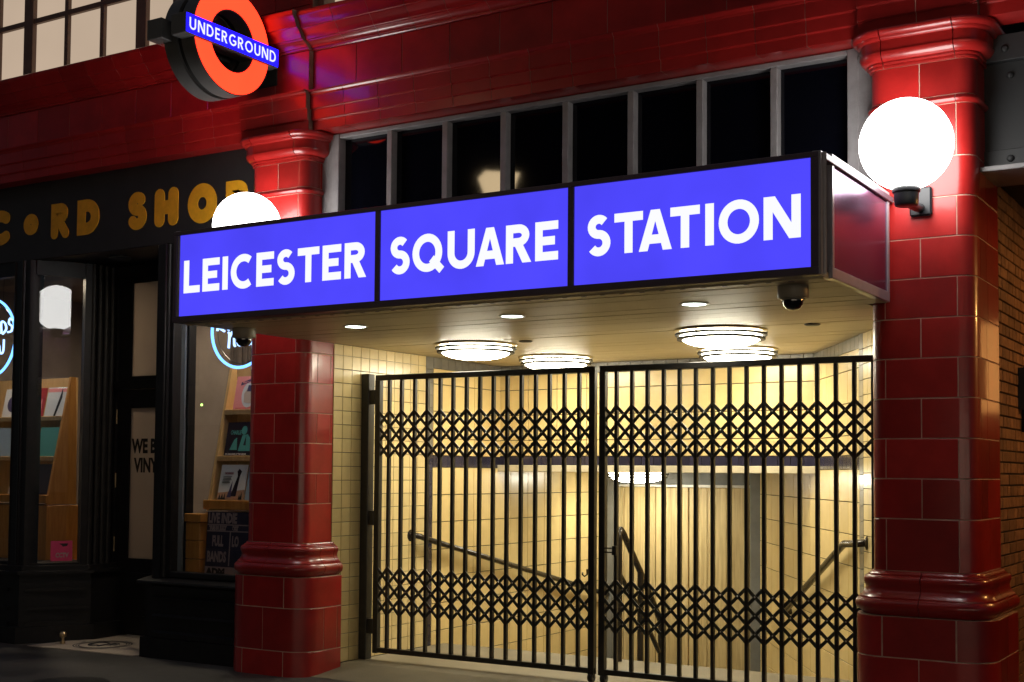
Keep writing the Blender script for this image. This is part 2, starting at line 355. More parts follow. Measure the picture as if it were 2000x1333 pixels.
def letter_mb(ch, w, t, fx, rnd=False, depth=0.004, eps=0.0005):
    """fx maps (u, v, d) with v 0..1 upwards and d depth towards the viewer to world; strokes step eps in depth"""
    mb = MB(); k = 0
    gl = glyph(ch, w, t)
    if rnd:
        h = t/2; q = lambda p: (min(max(p[0], h), w-h), min(max(p[1], h), 1-h))
        gl = [('s', [q(p) for p in g[1]] if not g[2] else g[1], g[2]) if g[0] == 's' else ('s', [(w*.5, .45), (w-h, h)], 0) for g in gl]
    for st in gl:
        dz = depth+eps*k; k += 1
        if st[0] == 'p':
            n = len(st[1]); vs = [fx(u, v, dz) for u, v in st[1]]+[fx(u, v, 0) for u, v in st[1]]
            mb.add(vs, [tuple(range(n))]+[(i, (i+1) % n, n+(i+1) % n, n+i) for i in range(n)])
            continue
        A, B = ribbon(st[1], t, st[2]); n = len(A)
        vs = [fx(p.x, p.y, dz) for p in A]+[fx(p.x, p.y, dz) for p in B]+[fx(p.x, p.y, 0) for p in A]+[fx(p.x, p.y, 0) for p in B]
        fs = []
        for i in range(n if st[2] else n-1):
            j = (i+1) % n
            fs += [(i, j, n+j, n+i), (i, j, 2*n+j, 2*n+i), (n+i, n+j, 3*n+j, 3*n+i)]
        if not st[2]: fs += [(0, n, 3*n, 2*n), (n-1, 2*n-1, 4*n-1, 3*n-1)]
        mb.add(vs, fs)
        if rnd and not st[2]:
            for e, (q, pr) in enumerate(((st[1][0], st[1][1]), (st[1][-1], st[1][-2]))):
                d2 = dz+eps*(0.4+0.2*e)
                ring = [(q[0]+t/2*math.cos(a*math.pi/9), q[1]+t/2*math.sin(a*math.pi/9)) for a in range(18)]
                mb.add([fx(u, v, d2) for u, v in ring]+[fx(u, v, 0) for u, v in ring],
                       [tuple(range(18))]+[(i, (i+1) % 18, 18+(i+1) % 18, 18+i) for i in range(18)])
    return mb
def text_mb(s, size, fx, bold=0.0, sx=1.0):
    """flat text from Blender's built-in font, mapped through fx(u, v)"""
    cu = bpy.data.curves.new('t', 'FONT'); cu.body = s; cu.size = size; cu.offset = bold; cu.resolution_u = 2
    o = bpy.data.objects.new('t', cu); COL.objects.link(o)
    dg = bpy.context.evaluated_depsgraph_get(); dg.update()
    me = bpy.data.meshes.new_from_object(o.evaluated_get(dg))
    mb = MB(); mb.add([fx(v.co.x*sx, v.co.y) for v in me.vertices], [tuple(p.vertices) for p in me.polygons])
    bpy.data.objects.remove(o); bpy.data.curves.remove(cu); bpy.data.meshes.remove(me)
    return mb

# ================================================================== THE SETTING
D = 7.85                       # plane of the pillar fronts
LX, RX = -7.054, -1.964        # pillar centres
ZC = 2.64                      # soffit
mb = MB()
# pavement has a hole for the stairwell, so it is built from strips
def sheet(m_, x0, x1, y0, y1, z):
    m_.add([(x0,y0,z),(x1,y0,z),(x1,y1,z),(x0,y1,z)], [(0,1,2,3)])
sheet(mb, -80, 80, -3.2, 8.0, 0); sheet(mb, -80, -6.9, 8.0, 60, 0); sheet(mb, -2.3, 80, 8.0, 60, 0); sheet(mb, -6.9, -2.3, 16, 60, 0)
mb.add([(-80,-3.2,0),(80,-3.2,0),(80,-3.2,-.13),(-80,-3.2,-.13)], [(0,1,2,3)])
obj('pavement', mb, 'pavement', kind='structure')
mb = MB(); mb.cbox(-80, 80, -3.5, -3.203, -0.2, 0.002, 0.01); obj('kerb', mb, 'concrete', kind='structure')
mb = MB(); sheet(mb, -80, 80, -80, -3.5, -0.13); obj('road', mb, 'asphalt', kind='structure')
# entrance floor: a gentle ramp up to the landing behind the gate
mb = MB(); mb.add([(-6.72, 7.87, .004), (-2.3, 7.87, .004), (-2.3, 8.35, .055), (-6.72, 8.35, .055), (-6.72, 9.78, .055), (-2.05, 9.78, .055), (-2.05, 8.35, .055),
                   (-6.72, 9.78, -.2), (-2.05, 9.78, -.2)], [(0,1,2,3), (3,2,6,5,4), (4,5,8,7)])
obj('landing_floor', mb, 'concrete', kind='structure')
st = bpy.data.objects.new('stairs', None); COL.objects.link(st); st['kind'] = 'structure'; OFF[st] = Vector((0,0,0))
for i in range(9):
    mb = MB(); z = 0.055-0.155*(i+1); mb.cbox(-6.73, -2.6-0.1*i, 9.76+0.28*i, 9.76+0.28*(i+1)+0.03, z-0.3, z, 0.008)
    obj('step', mb, 'stair', st)
mb = MB(); mb.box(-7, -3, 12.2, 14, -1.6, -1.34); obj('lower_floor', mb, 'stair', kind='structure')

# ------------------------------------------------------------------ pillars
FA, RR = 0.212, 0.10
def ppath(cx, s, off):
    q = abs(s); sg = 1 if s >= 0 else -1; arc = RR*math.pi/2
    if q <= FA: return (cx+s, D-off)
    if q <= FA+arc:
        th = (q-FA)/RR; return (cx+sg*(FA+(RR+off)*math.sin(th)), D+RR-(RR+off)*math.cos(th))
    return (cx+sg*(FA+RR+off), D+RR+(q-FA-arc))
def pblock(cx, prof, s0, s1, inner=-0.03):
    arc = RR*math.pi/2; ss = [s0, s1]
    for c in (FA, FA+arc/6, FA+arc/3, FA+arc/2, FA+2*arc/3, FA+5*arc/6, FA+arc):
        for v in (c, -c):
            if s0+1e-4 < v < s1-1e-4: ss.append(v)
    ss.sort(); loop = list(prof)+[(inner, prof[-1][1]), (inner, prof[0][1])]; n = len(loop)
    vs = []
    for s_ in ss:
        for off, z in loop: x, y = ppath(cx, s_, off); vs.append((x, y, z))
    fs = []
    for i in range(len(ss)-1):
        for k in range(n): fs.append((i*n+k, i*n+(k+1) % n, (i+1)*n+(k+1) % n, (i+1)*n+k))
    fs += [tuple(range(n))[::-1], tuple(range((len(ss)-1)*n, len(ss)*n))]
    mb = MB(); mb.add(vs, fs); return mb
JA = [-0.424, 0, 0.424, 0.587]; JB = [-0.62, -0.212, 0.212, 0.63]
ROWS = [(-0.02, .195, .10, JB), (.195, .53, .10, JA), (.53, .772, .10, JB), (1.032, 1.344, 0, JB)]
z = 1.344
for i in range(9): ROWS.append((z, z+.2395, 0, JA if i % 2 == 0 else JB)); z += .2395
ROWS += [(z, 3.815, 0, JB), (3.866, 4.08, 0, JA)]
BASE = [(.0, .772), (.07, .775), (.085, .792), (.104, .806), (.112, .83), (.108, .852), (.094, .868), (.088, .869), (.087, .879), (.07, .892), (.055, .915), (.05, .935), (.054, .95), (.061, .965), (.063, .98), (.056, .996), (.042, 1.004), (.034, 1.006), (.033, 1.013), (.02, 1.019), (.013, 1.032)]
RING = [(0, 3.815), (.008, 3.817), (.019, 3.826), (.024, 3.838), (.019, 3.849), (.011, 3.853), (.01, 3.859), (0, 3.866)]
CAP = [(0, 4.08), (.012, 4.081), (.016, 4.09), (.014, 4.099), (.024, 4.101), (.027, 4.109), (.024, 4.117), (.034, 4.119), (.05, 4.127), (.064, 4.142), (.072, 4.162), (.072, 4.17), (.066, 4.172), (.066, 4.236), (.08, 4.238), (.088, 4.246), (.092, 4.256), (.096, 4.258), (.108, 4.264), (.118, 4.276), (.12, 4.29), (.116, 4.297), (.1, 4.299)]
def pillar(cx, label, SM):
    fin = lambda js: [-SM]+[j for j in js if abs(j) < SM-.02]+[SM]
    t = thing('tiled_pillar', label, 'pillar', (cx, D+.2, 0), 'red tiled pillars beside the station entrance')
    mb = MB(); core = []
    for pr in (((.097, -.02), (.097, .7705)), ((-.0035, .7715), (-.0035, 4.0795)), ((.0, 4.081), (.0, 4.2985))):
        b = pblock(cx, pr, -SM, SM, -.25); mb.add(b.v, b.f)
    obj('grout_core', mb, 'grout', t)
    g = .0033
    for z0, z1, off, js in ROWS:
        js = fin(js)
        for a, b in zip(js[:-1], js[1:]):
            e = .0022
            pr = [(off-e, z0+g), (off, z0+g+e), (off, z1-g-e), (off-e, z1-g)]
            obj('tile', pblock(cx, pr, a+g, b-g, off-.02), 'red_tile', t, smooth=35)
    for prof, js, nm in ((BASE, fin([-.42, 0, .42, .59]), 'base_moulding'), (RING, fin([-.212, .212, .6]), 'astragal_block'), (CAP, fin([-.6, -.212, .212, .6]), 'capital_block')):
        for a, b in zip(js[:-1], js[1:]): obj(nm, pblock(cx, prof, a+.0022, b-.0022, -.03), 'red_mould', t, smooth=38)
    return t
pillar(LX, 'red glazed tile pillar between the record shop and the station gate', .639)
pillar(RX, 'red glazed tile pillar at right, under the larger white globe lamp', .949)

# ------------------------------------------------------------------ entablature and upper storey
ENT = thing('entablature', 'long band of dark red glazed tile with cornice above the pillars', 'facade band', (-5, D, 4.3))
FAS = [(0, 4.303), (.002, 4.3005), (.004, 4.371), (.007, 4.376), (.019, 4.379), (.021, 4.383), (.022, 4.458), (.025, 4.463), (.036, 4.466), (.038, 4.47), (.038, 4.566), (.042, 4.572), (.044, 4.582), (.056, 4.592), (.064, 4.604), (.064, 4.611)]
COR = [(.012, 4.937), (.02, 4.944), (.022, 4.955), (.034, 4.957), (.04, 4.97), (.06, 4.985), (.085, 4.995), (.088, 5.003), (.104, 5.005), (.11, 5.02), (.125, 5.045), (.15, 5.068), (.155, 5.078), (.17, 5.08), (.176, 5.10), (.186, 5.125), (.205, 5.15), (.215, 5.165), (.215, 5.196), (.205, 5.203)]
X0, X1 = -12.6, 1.6
RES = ((-7.41, -6.70), (-2.322, -1.612))
segs = [(X0, RES[0][0], 0), (RES[0][0], RES[0][1], .045), (RES[0][1], RES[1][0], 0), (RES[1][0], RES[1][1], .045), (RES[1][1], X1, 0)]
def spans(a, b, L):
    n = max(1, round((b-a)/L)); return [(a+(b-a)*i/n, a+(b-a)*(i+1)/n) for i in range(n)]
for a, b, off in segs:
    mb = MB(); mb.loop_x([(D-off-o+.0035, min(max(z, 4.303), 4.608)) for o, z in FAS]+[(D+.2, 4.608), (D+.2, 4.303)], a+.001, b-.001); mb.box(a+.001, b-.001, D-off-.003, D+.5, 4.613, 4.934); mb.loop_x([(D-off-o+.0035, min(max(z, 4.94), 5.2)) for o, z in COR]+[(D+.09, 5.2), (D+.09, 4.94)], a+.001, b-.001)
    obj('grout_core', mb, 'grout_dark', ENT)
    for x0, x1 in spans(a, b, .345):
        mb = MB(); mb.loop_x([(D-off-o, z) for o, z in FAS]+[(D+.21, 4.611), (D+.21, 4.30)], x0+.0028, x1-.0028); obj('fascia_block', mb, 'red_mould', ENT)
    for x0, x1 in spans(a, b, .447):
        inst('frieze_tile', tile_mesh(x1-x0-.0045, .3195, .02, .0025, 'red_tile'), ((x0+x1)/2, D-off+.013, 4.774), ENT, jitter=.0035)
    for x0, x1 in spans(a, b, .347):
        mb = MB(); mb.loop_x([(D-off-o, z) for o, z in COR]+[(D+.1, 5.203), (D+.1, 4.937)], x0+.0026, x1-.0026); obj('cornice_block', mb, 'red_mould', ENT, smooth=38)
# upper storey: tiled piers between lit windows
UP = thing('upper_storey_wall', 'dark red upper wall piers behind the round hanging sign', 'wall', (-7, 8.1, 5.2))
for a, b in ((-8.42, -6.86), (-3.0, -1.2)):
    mb = MB(); mb.box(a, b, 8.02, 8.5, 5.16, 8.0); obj('grout_core', mb, 'grout_dark', UP)
    for x0, x1 in spans(a, b, .4):
        for k in range(9): inst('tile', tile_mesh(x1-x0-.005, .235, .02, .0025, 'red_tile'), ((x0+x1)/2, 8.02, 5.28+.24*k), UP, jitter=.002)
def upper_window(x0, x1, mull, label):
    t = thing('upper_window', label, 'window', ((x0+x1)/2, 8.1, 5.15), 'lit upper windows above the cornice')
    xs = [x0]+[m for m, w in mull]+[x1]
    mb = MB(); mb.box(x0, x1, 8.1, 8.3, 7.9, 8.0); mb.box(x0, x1, 8.1, 8.3, 5.12, 5.17); mb.cbox(x0-.001, x0+.06, 8.06, 8.3, 5.13, 7.97); mb.cbox(x1-.06, x1+.001, 8.06, 8.3, 5.13, 7.97)
    obj('frame', mb, 'window_frame_brown', t)
    for m, w in mull:
        mb = MB(); mb.cbox(m-w/2, m+w/2, 8.16 if w < .1 else 8.15, 8.215, 5.14, 7.95); obj('mullion', mb, 'window_frame_brown', t)
    mb = MB(); mb.cbox(x0, x1, 8.162, 8.214, 5.93, 5.98); obj('transom', mb, 'window_frame_brown', t)
    for a, b in zip(xs[:-1], xs[1:]):
        for z0, z1 in ((5.15, 5.93), (5.98, 7.93)):
            mb = MB(); mb.box(a+.02, b-.02, 8.2, 8.206, z0, z1); obj('pane', mb, 'lit_pane', t)
upper_window(-12.6, -8.45, [(-12.0, .05), (-11.5, .05), (-11.05, .05), (-10.575, .13), (-10.037, .05), (-9.541, .05), (-9.01, .13)], 'wide lit upper window with many panes, top left corner')
upper_window(-6.84, -3.02, [(-6.3, .05), (-5.8, .05), (-5.3, .13), (-4.8, .05), (-4.3, .05), (-3.6, .05)], 'lit upper window right of the round sign, mostly above the frame')
mb = MB(); mb.box(-12.6, 1.6, 8.34, 8.6, 4.4, 8.1); obj('building_back_wall', mb, 'grey_wall', label='plain dark wall behind the upper windows', cat='wall')

# ------------------------------------------------------------------ transom window over the canopy
TW = thing('transom_window', 'row of eight dark panes in grey frames above the blue sign', 'window', (-4.5, 8.0, 3.2))
mb = MB()
mb.cbox(-6.745, -6.62, 8.025, 8.11, 3.1, 4.298, .006); mb.cbox(-2.39, -2.27, 8.025, 8.11, 3.1, 4.298, .006)
obj('side_board', mb, 'grey_paint', TW)
mb = MB(); mb.cbox(-6.632, -6.565, 8.015, 8.16, 3.1, 4.296, .005); obj('jamb', mb, 'grey_paint', TW)
mb = MB(); mb.cbox(-2.455, -2.382, 8.015, 8.16, 3.1, 4.296, .005); obj('jamb', mb, 'grey_paint', TW)
mb = MB(); mb.cbox(-6.564, -2.456, 8.02, 8.145, 4.262, 4.297, .005); obj('head', mb, 'grey_paint', TW)
MX = [-6.075, -5.552, -5.03, -4.505, -3.985, -3.468, -2.945]
for x in MX:
    mb = MB(); mb.cbox(x-.024, x+.024, 8.03, 8.12, 3.1, 4.262, .004); obj('mullion', mb, 'grey_paint', TW)
e = [-6.575]+MX+[-2.445]
for a, b in zip(e[:-1], e[1:]):
    mb = MB(); mb.box(a+.01, b-.01, 8.10, 8.108, 3.12, 4.29)
    o = obj('pane', mb, 'window_dark', TW)

# ------------------------------------------------------------------ canopy and sign
CN = thing('canopy', 'flat metal canopy over the entrance with cream soffit boards', 'canopy', (-4.46, 7.2, 2.64))
mb = MB(); mb.box(-6.775, -2.17, 6.63, 7.845, 2.68, 3.24); obj('body', mb, 'frame_alu', CN)
mb = MB(); mb.cbox(-6.80, -2.12, 6.56, 7.845, 3.245, 3.283, .004); obj('roof_sheet', mb, 'frame_alu', CN)
for sx, nm in ((-2.13, 1), (-6.795, -1)):
    a, b = (sx-.05, sx) if nm > 0 else (sx, sx+.05)
    mb = MB()
    mb.cbox(a, b, 6.69, 7.79, 3.245, 3.305, .003); mb.cbox(a, b, 6.69, 7.79, 2.64, 2.70, .003); mb.cbox(a, b, 6.69, 6.725, 2.699, 3.246, .003); mb.cbox(a, b, 7.752, 7.79, 2.699, 3.246, .003)
    obj('side_frame', mb, 'silver', CN)
    mb = MB(); mb.box(a+.008, b-.008, 6.72, 7.76, 2.69, 3.25); obj('side_panel', mb, 'side_panel', CN)
    mb = MB(); mb.box(a+.02, b-.03, 6.58, 6.7, 2.65, 3.24); obj('recess', mb, 'dark_hole', CN)
    mb = MB(); mb.cbox(a, b, 6.503, 6.588, 2.637, 3.283, .003); mb.tube([(b+.004 if nm > 0 else a-.004, 6.545, 2.64), (b+.004 if nm > 0 else a-.004, 6.545, 3.28)], .012, 8); obj('corner_post', mb, 'silver', CN, smooth=40)
SG = thing('station_sign', 'long backlit blue sign reading LEICESTER SQUARE STATION on the canopy front', 'sign', (-4.46, 6.5, 2.64))
mb = MB(); mb.cbox(-6.80, -2.143, 6.492, 6.60, 3.249, 3.278, .003); obj('top_rail', mb, 'frame_alu', SG)
mb = MB(); mb.cbox(-6.80, -2.143, 6.492, 6.60, 2.635, 2.677, .003); obj('bottom_rail', mb, 'frame_alu', SG)
for a, b in ((-6.80, -6.767), (-5.019, -4.979), (-3.624, -3.584), (-2.184, -2.143)):
    mb = MB(); mb.cbox(a, b, 6.494, 6.60, 2.676, 3.25, .003); obj('stile', mb, 'frame_alu', SG)
mb = MB(); mb.box(-6.79, -2.15, 6.535, 6.63, 2.65, 3.26); obj('back_box', mb, 'dark_hole', SG)
WORDS = [((-6.767, -5.019), 'LEICESTER', [(-6.703, -6.549), (-6.523, -6.364), (-6.336, -6.285), (-6.258, -6.049), (-6.025, -5.87), (-5.847, -5.688), (-5.662, -5.479), (-5.451, -5.297), (-5.268, -5.092)]),
         ((-4.979, -3.624), 'SQUARE', [(-4.907, -4.752), (-4.73, -4.497), (-4.466, -4.269), (-4.259, -4.06), (-4.047, -3.872), (-3.845, -3.691)]),
         ((-3.584, -2.184), 'STATION', [(-3.504, -3.351), (-3.326, -3.148), (-3.173, -2.972), (-2.981, -2.806), (-2.773, -2.725), (-2.696, -2.468), (-2.442, -2.239)])]
for (a, b), wd, ext in WORDS:
    mb = MB(); mb.box(a, b, 6.506, 6.53, 2.676, 3.25); pn = obj('sign_panel', mb, 'sign_blue', SG)
    for ch, (x0, x1) in zip(wd, ext):
        H = .229; zb = 2.838
        if ch in 'SCOQU': H_, zb_ = H+.008, zb-.004
        else: H_, zb_ = H, zb
        obj('letter', letter_mb(ch, (x1-x0)/H_, .05/H_, lambda u, v, d, x0=x0, H_=H_, zb_=zb_: (x0+u*H_, 6.505-d, zb_+v*H_), depth=.0015, eps=.0003), 'sign_white', pn)
# soffit boards
y = 6.605; k = 0
while y < 10.74:
    y2 = min(y+.2, 10.76); xr = -2.15 if y < 7.8 else (-2.27 if y < 8.6 else -2.2-(y-8.6)*.6); xl = -6.775 if y < 7.8 else -6.745
    mb = MB(); dz = random.uniform(-.0015, .0015); mb.cbox(xl, xr, y+.001, y2-.001, ZC+dz, ZC+.03, .0022); obj('soffit_board', mb, 'soffit', CN); y = y2; k += 1
mb = MB(); mb.box(-6.77, -2.16, 6.6, 7.86, ZC+.033, ZC+.045); mb.box(-7.0, -1.9, 7.86, 10.9, ZC+.033, ZC+.2); obj('soffit_backing', mb, 'dark_hole', CN)
mb = MB(); mb.cbox(-6.78, -2.15, 6.60, 6.633, ZC-.012, ZC+.02, .003); ds = obj('drip_strip', mb, 'soffit', CN)
for i in range(36):
    mb = MB(); x = -6.72+.125*i; mb.box(x, x+.03, 6.606, 6.627, ZC-.014, ZC-.011); obj('clip', mb, 'frame_alu', ds)

# ------------------------------------------------------------------ ceiling lamps
def bowl_lamp(c, lit, label, grp='round bowl lamps on the ceiling'):
    t = thing('ceiling_lamp', label, 'ceiling lamp', c, grp)
    mb = MB(); mb.lathe([(.0, .0), (.33, .0), (.335, -.008), (.33, -.016), (.30, -.02), (.0, -.02)], c, 48); obj('rim', mb, 'lamp_rim', t, smooth=40)
    mb = MB(); mb.lathe([(.295, -.022), (.293, -.05), (.28, -.07), (.25, -.09), (.2, -.107), (.13, -.119), (.06, -.124), (0, -.125)], c, 48); obj('bowl', mb, lit, t, smooth=60)
    for r_, h_ in ((.324, -.034), (.31, -.064)):
        mb = MB(); mb.lathe([(r_-.008, h_-.009), (r_+.006, h_-.008), (r_+.006, h_+.007), (r_-.008, h_+.008), (r_-.008, h_-.009)], c, 48); obj('guard_ring', mb, 'lamp_wire', t, smooth=40)
    for a in (20, 140, 260):
        ca, sa = math.cos(R(a)), math.sin(R(a))
        mb = MB(); mb.tube([(c[0]+.327*ca, c[1]+.327*sa, c[2]-.012), (c[0]+.322*ca, c[1]+.322*sa, c[2]-.034), (c[0]+.303*ca, c[1]+.303*sa, c[2]-.066)], .006, 6); obj('guard_bracket', mb, 'lamp_wire', t)
bowl_lamp((-5.756, 8.80, ZC), 'bowl_light', 'lit round bowl lamp nearest the left pillar, in front of the gate top')
bowl_lamp((-5.736, 10.08, ZC), 'bowl_light', 'lit round bowl lamp half hidden by the left gate leaf top rail')
bowl_lamp((-3.603, 8.735, ZC), 'bowl_light', 'largest lit round bowl lamp, nearest the right pillar')
bowl_lamp((-4.032, 10.13, ZC), 'bowl_light', 'lit round bowl lamp overlapped by the largest one')
bowl_lamp((-6.02, 12.32, 1.63), 'stair_light', 'lit bowl lamp low over the stairs, seen through the right gate bars')
for x, lb in ((-5.809, 'small recessed downlight in the canopy soffit near the left pillar'), (-4.493, 'small recessed downlight in the middle of the canopy soffit'), (-3.189, 'small recessed downlight in the canopy soffit nearest the dome camera')):
    c = (x, 7.306, ZC); t = thing('downlight', lb, 'downlight', c, 'recessed downlights in the canopy')
    mb = MB(); mb.lathe([(.072, -.004), (.078, -.006), (.09, -.003), (.094, .002)], c, 32); obj('trim_ring', mb, 'white_trim', t, smooth=50)
    mb = MB(); mb.lathe([(.0, -.004), (.072, -.004), (.074, .004), (0, .004)], c, 32); obj('lens', mb, 'down_light', t)
for x, y_, lb in ((-6.622, 7.03, 'dome camera under the canopy beside the left pillar'), (-2.41, 6.87, 'dome camera under the canopy corner by the right pillar')):
    c = (x, y_, ZC); t = thing('dome_camera', lb, 'security camera', c, 'dome cameras under the canopy')
    mb = MB(); mb.lathe([(.0, .004), (.082, .004), (.085, -.002), (.085, -.062), (.08, -.07), (.062, -.072)], c, 32); obj('housing', mb, 'dome_base', t, smooth=40)
    mb = MB(); mb.lathe([(.056, -.07), (.057, -.085), (.052, -.105), (.04, -.122), (.022, -.132), (0, -.135)], c, 32); obj('dome', mb, 'dome_glass', t, smooth=60)
    mb = MB(); mb.tube([(c[0]+.061*math.cos(a*math.pi/12), c[1]+.061*math.sin(a*math.pi/12), c[2]-.074) for a in range(24)], .005, 6, True); obj('collar', mb, 'dome_base', t, smooth=60)
for x, y_, lb in ((-5.243, 8.73, 'small dark ceiling vent between the left bowl lamps'), (-2.90, 8.66, 'small dark ceiling vent right of the largest bowl lamp')):
    mb = MB(); mb.lathe([(0, -.012), (.045, -.012), (.055, -.006), (.055, .003)], (x, y_, ZC), 20); obj('ceiling_vent', mb, 'ink_black', smooth=40, label=lb, cat='vent', group='small ceiling vents', loc=(x, y_, ZC))

# ------------------------------------------------------------------ globe lamps
def globe(cx, label):
    c = (cx, 7.5, 3.51); t = thing('globe_lamp', label, 'wall lamp', (cx, D, 3.2), 'white globe lamps on the pillars')
    n = 20; mb = MB(); mb.lathe([(.2645*math.sin(R(180*i/n)), -.2645*math.cos(R(180*i/n))) for i in range(n+1)], c, 40); obj('globe', mb, 'globe_white', t, smooth=80)
    mb = MB(); mb.lathe([(0, -.362), (.045, -.362), (.062, -.357), (.068, -.345), (.07, -.285), (.078, -.278), (.08, -.262), (.074, -.252), (.05, -.25)], c, 32); obj('cup', mb, 'black_plastic', t, smooth=40)
    mb = MB(); mb.cbox(cx-.065, cx+.065, D-.034, D-.001, 3.15, 3.325, .01); obj('wall_plate', mb, 'black_plastic', t)
    mb = MB(); mb.tube([(cx, D-.03, 3.2), (cx, D-.12, 3.185), (cx, 7.56, 3.175), (cx, 7.5, 3.18)], .026, 10); obj('arm', mb, 'black_plastic', t, smooth=60)
globe(LX, 'white globe lamp on the left pillar, lower half hidden by the blue sign')
globe(RX+.01, 'large white globe lamp on a black bracket on the right pillar')

# ------------------------------------------------------------------ roundel (hanging sign, square to the facade)
RO = thing('roundel_sign', 'hanging round sign: glowing red ring with blue bar reading UNDERGROUND', 'sign', (-7.1, 7.3, 4.9))
XF = -7.0; CY, CZ = 7.25, 4.897
def ringx(mb, x0, x1, ri, ro, n=64):
    vs = []; 
    for x in (x0, x1):
        for r_ in (ri, ro):
            for k in range(n): a = 2*math.pi*k/n; vs.append((x, CY+r_*math.cos(a), CZ+r_*math.sin(a)))
    fs = []
    for k in range(n):
        j = (k+1) % n
        fs += [(k, j, n+j, n+k), (2*n+k, 2*n+j, 3*n+j, 3*n+k), (k, j, 2*n+j, 2*n+k), (n+k, n+j, 3*n+j, 3*n+k)]
    mb.add(vs, fs); return mb
for x0, x1 in ((XF-.13, XF), (XF-.31, XF-.18)):
    obj('ring_case', ringx(MB(), x0, x1, .232, .412), 'roundel_case', RO, smooth=40)
obj('groove', ringx(MB(), XF-.181, XF-.129, .245, .39), 'dark_hole', RO)
obj('ring_face', ringx(MB(), XF+.001, XF+.004, .24, .404), 'roundel_red', RO)
obj('ring_face', ringx(MB(), XF-.314, XF-.311, .24, .404), 'roundel_red', RO)
for a, b, fa in ((XF-.12, XF+.03, 1), (XF-.37, XF-.22, -1)):
    mb = MB(); mb.cbox(a, b, 6.73, 7.74, 4.815, 4.967, .004); bc = obj('bar_case', mb, 'roundel_case', RO)
    xa = b if fa > 0 else a
    mb = MB(); mb.box(*( (xa+.0005, xa+.003) if fa > 0 else (xa-.003, xa-.0005)), 6.738, 7.732, 4.821, 4.961); bp = obj('bar_face', mb, 'roundel_blue', RO)
    wd = 'UNDERGROUND'; wid = dict(U=.70, N=.76, D=.74, E=.52, R=.64, G=.82, O=.9)
    H = .088; tot = sum(wid[c] for c in wd)+.2*(len(wd)-1); sc = .94*.994/(tot*H); u = 0
    for ch in wd:
        y0 = 6.738+.03+u*H*sc; zb = 4.847; 
        if fa > 0: fx = lambda a_, v, d, y0=y0: (xa+.003+d, y0+a_*H*sc, zb+v*H)
        else: fx = lambda a_, v, d, y0=y0: (xa-.003-d, 14.47-(y0+a_*H*sc), zb+v*H)
        obj('letter', letter_mb(ch, wid[ch], .15, fx, depth=.001, eps=.0003), 'sign_white', bp); u += wid[ch]+.2
mb = MB(); mb.cbox(XF-.22, XF-.06, 7.66, D-.04, 4.83, 4.95, .006); mb.cbox(XF-.25, XF-.03, D-.06, D-.046, 4.70, 5.06, .004); obj('wall_bracket', mb, 'black_iron', RO)
mb = MB(); mb.tube([(XF-.14, 7.68, 4.99), (XF-.14, D-.05, 4.99)], .02, 8); mb.tube([(XF-.14, 7.68, 4.79), (XF-.14, D-.05, 4.79)], .02, 8); obj('bracket_arm', mb, 'black_iron', RO, smooth=50)

# ------------------------------------------------------------------ station interior
WL = thing('left_reveal_wall', 'cream tiled side wall behind the left pillar, running down the stairs', 'wall', (-6.745, 9, 0))
mb = MB(); mb.box(-7.33, -6.752, 8.05, 13.2, -1.7, 2.9); obj('wall_core', mb, 'tile_grout', WL)
T = .1172; XW = -6.746
for i in range(11):
    yc = 8.315+T*(i-.5)+.0; 
    for k in range(22):
        zt = 2.551-.1135*k; z0, z1 = zt-.1135, zt
        if k == 0: inst('small_tile', tile_mesh(T-.005, ZC-2.551-.002, .012, .0015, 'cream_tile'), (XW, yc, (ZC+2.551)/2-.001), WL, R(90), .003)
        inst('small_tile', tile_mesh(T-.005, .1135-.005, .012, .0015, 'cream_tile'), (XW, yc, (z0+z1)/2), WL, R(90), .003)
# dark border strip, frieze row, navy band
ys = 9.487
for k in range(23):
    zt = 2.64-.1148*k; inst('border_tile', tile_mesh(.1172-.003, .1148-.003, .012, .0015, 'grey_tile' if k < 7 else 'navy_tile'), (XW, ys+.0586, zt-.0574), WL, R(90), .002)
def frieze(parent, p0, p1, zlo, zhi, n, m, rotz):
    for i in range(n):
        a = (i+.5)/n; x = p0[0]+(p1[0]-p0[0])*a; y_ = p0[1]+(p1[1]-p0[1])*a
        L = math.hypot(p1[0]-p0[0], p1[1]-p0[1])/n
        inst('border_tile', tile_mesh(L-.004, zhi-zlo-.003, .012, .0015, m), (x, y_, (zlo+zhi)/2), parent, rotz, .002)
frieze(WL, (XW, 9.607), (XW, 10.75), 2.541, 2.636, 10, 'grey_tile', R(90))
frieze(WL, (XW, 9.607), (XW, 10.86), 1.646, 1.752, 11, 'navy_tile', R(90))
def bigtiles(parent, org, dirv, rotz, sj, zj, m='cream_large', depth=.012):
    for a, b in zip(sj[:-1], sj[1:]):
        for z0, z1 in zip(zj[:-1], zj[1:]):
            c = (a+b)/2; inst('large_tile', tile_mesh(b-a-.0065, z1-z0-.0075, depth, .0015, m), (org[0]+dirv[0]*c, org[1]+dirv[1]*c, (z0+z1)/2), parent, rotz, .0015)
bigtiles(WL, (XW, 0), (0, 1), R(90), [9.607, 9.95, 10.283, 10.61, 10.75], [1.752, 1.91, 2.152, 2.398, 2.541])
bigtiles(WL, (XW, 0), (0, 1), R(90), [9.607, 9.95, 10.283, 10.61, 10.95, 11.282, 11.611, 11.944, 12.28, 12.618, 13.0], [-1.05, -.805, -.56, -.315, -.07, .175, .42, .66, .904, 1.152, 1.397, 1.646])
WB = thing('upper_back_wall', 'cream tiled wall over the stair opening with navy tile band', 'wall', (-5, 10.75, 1.6))
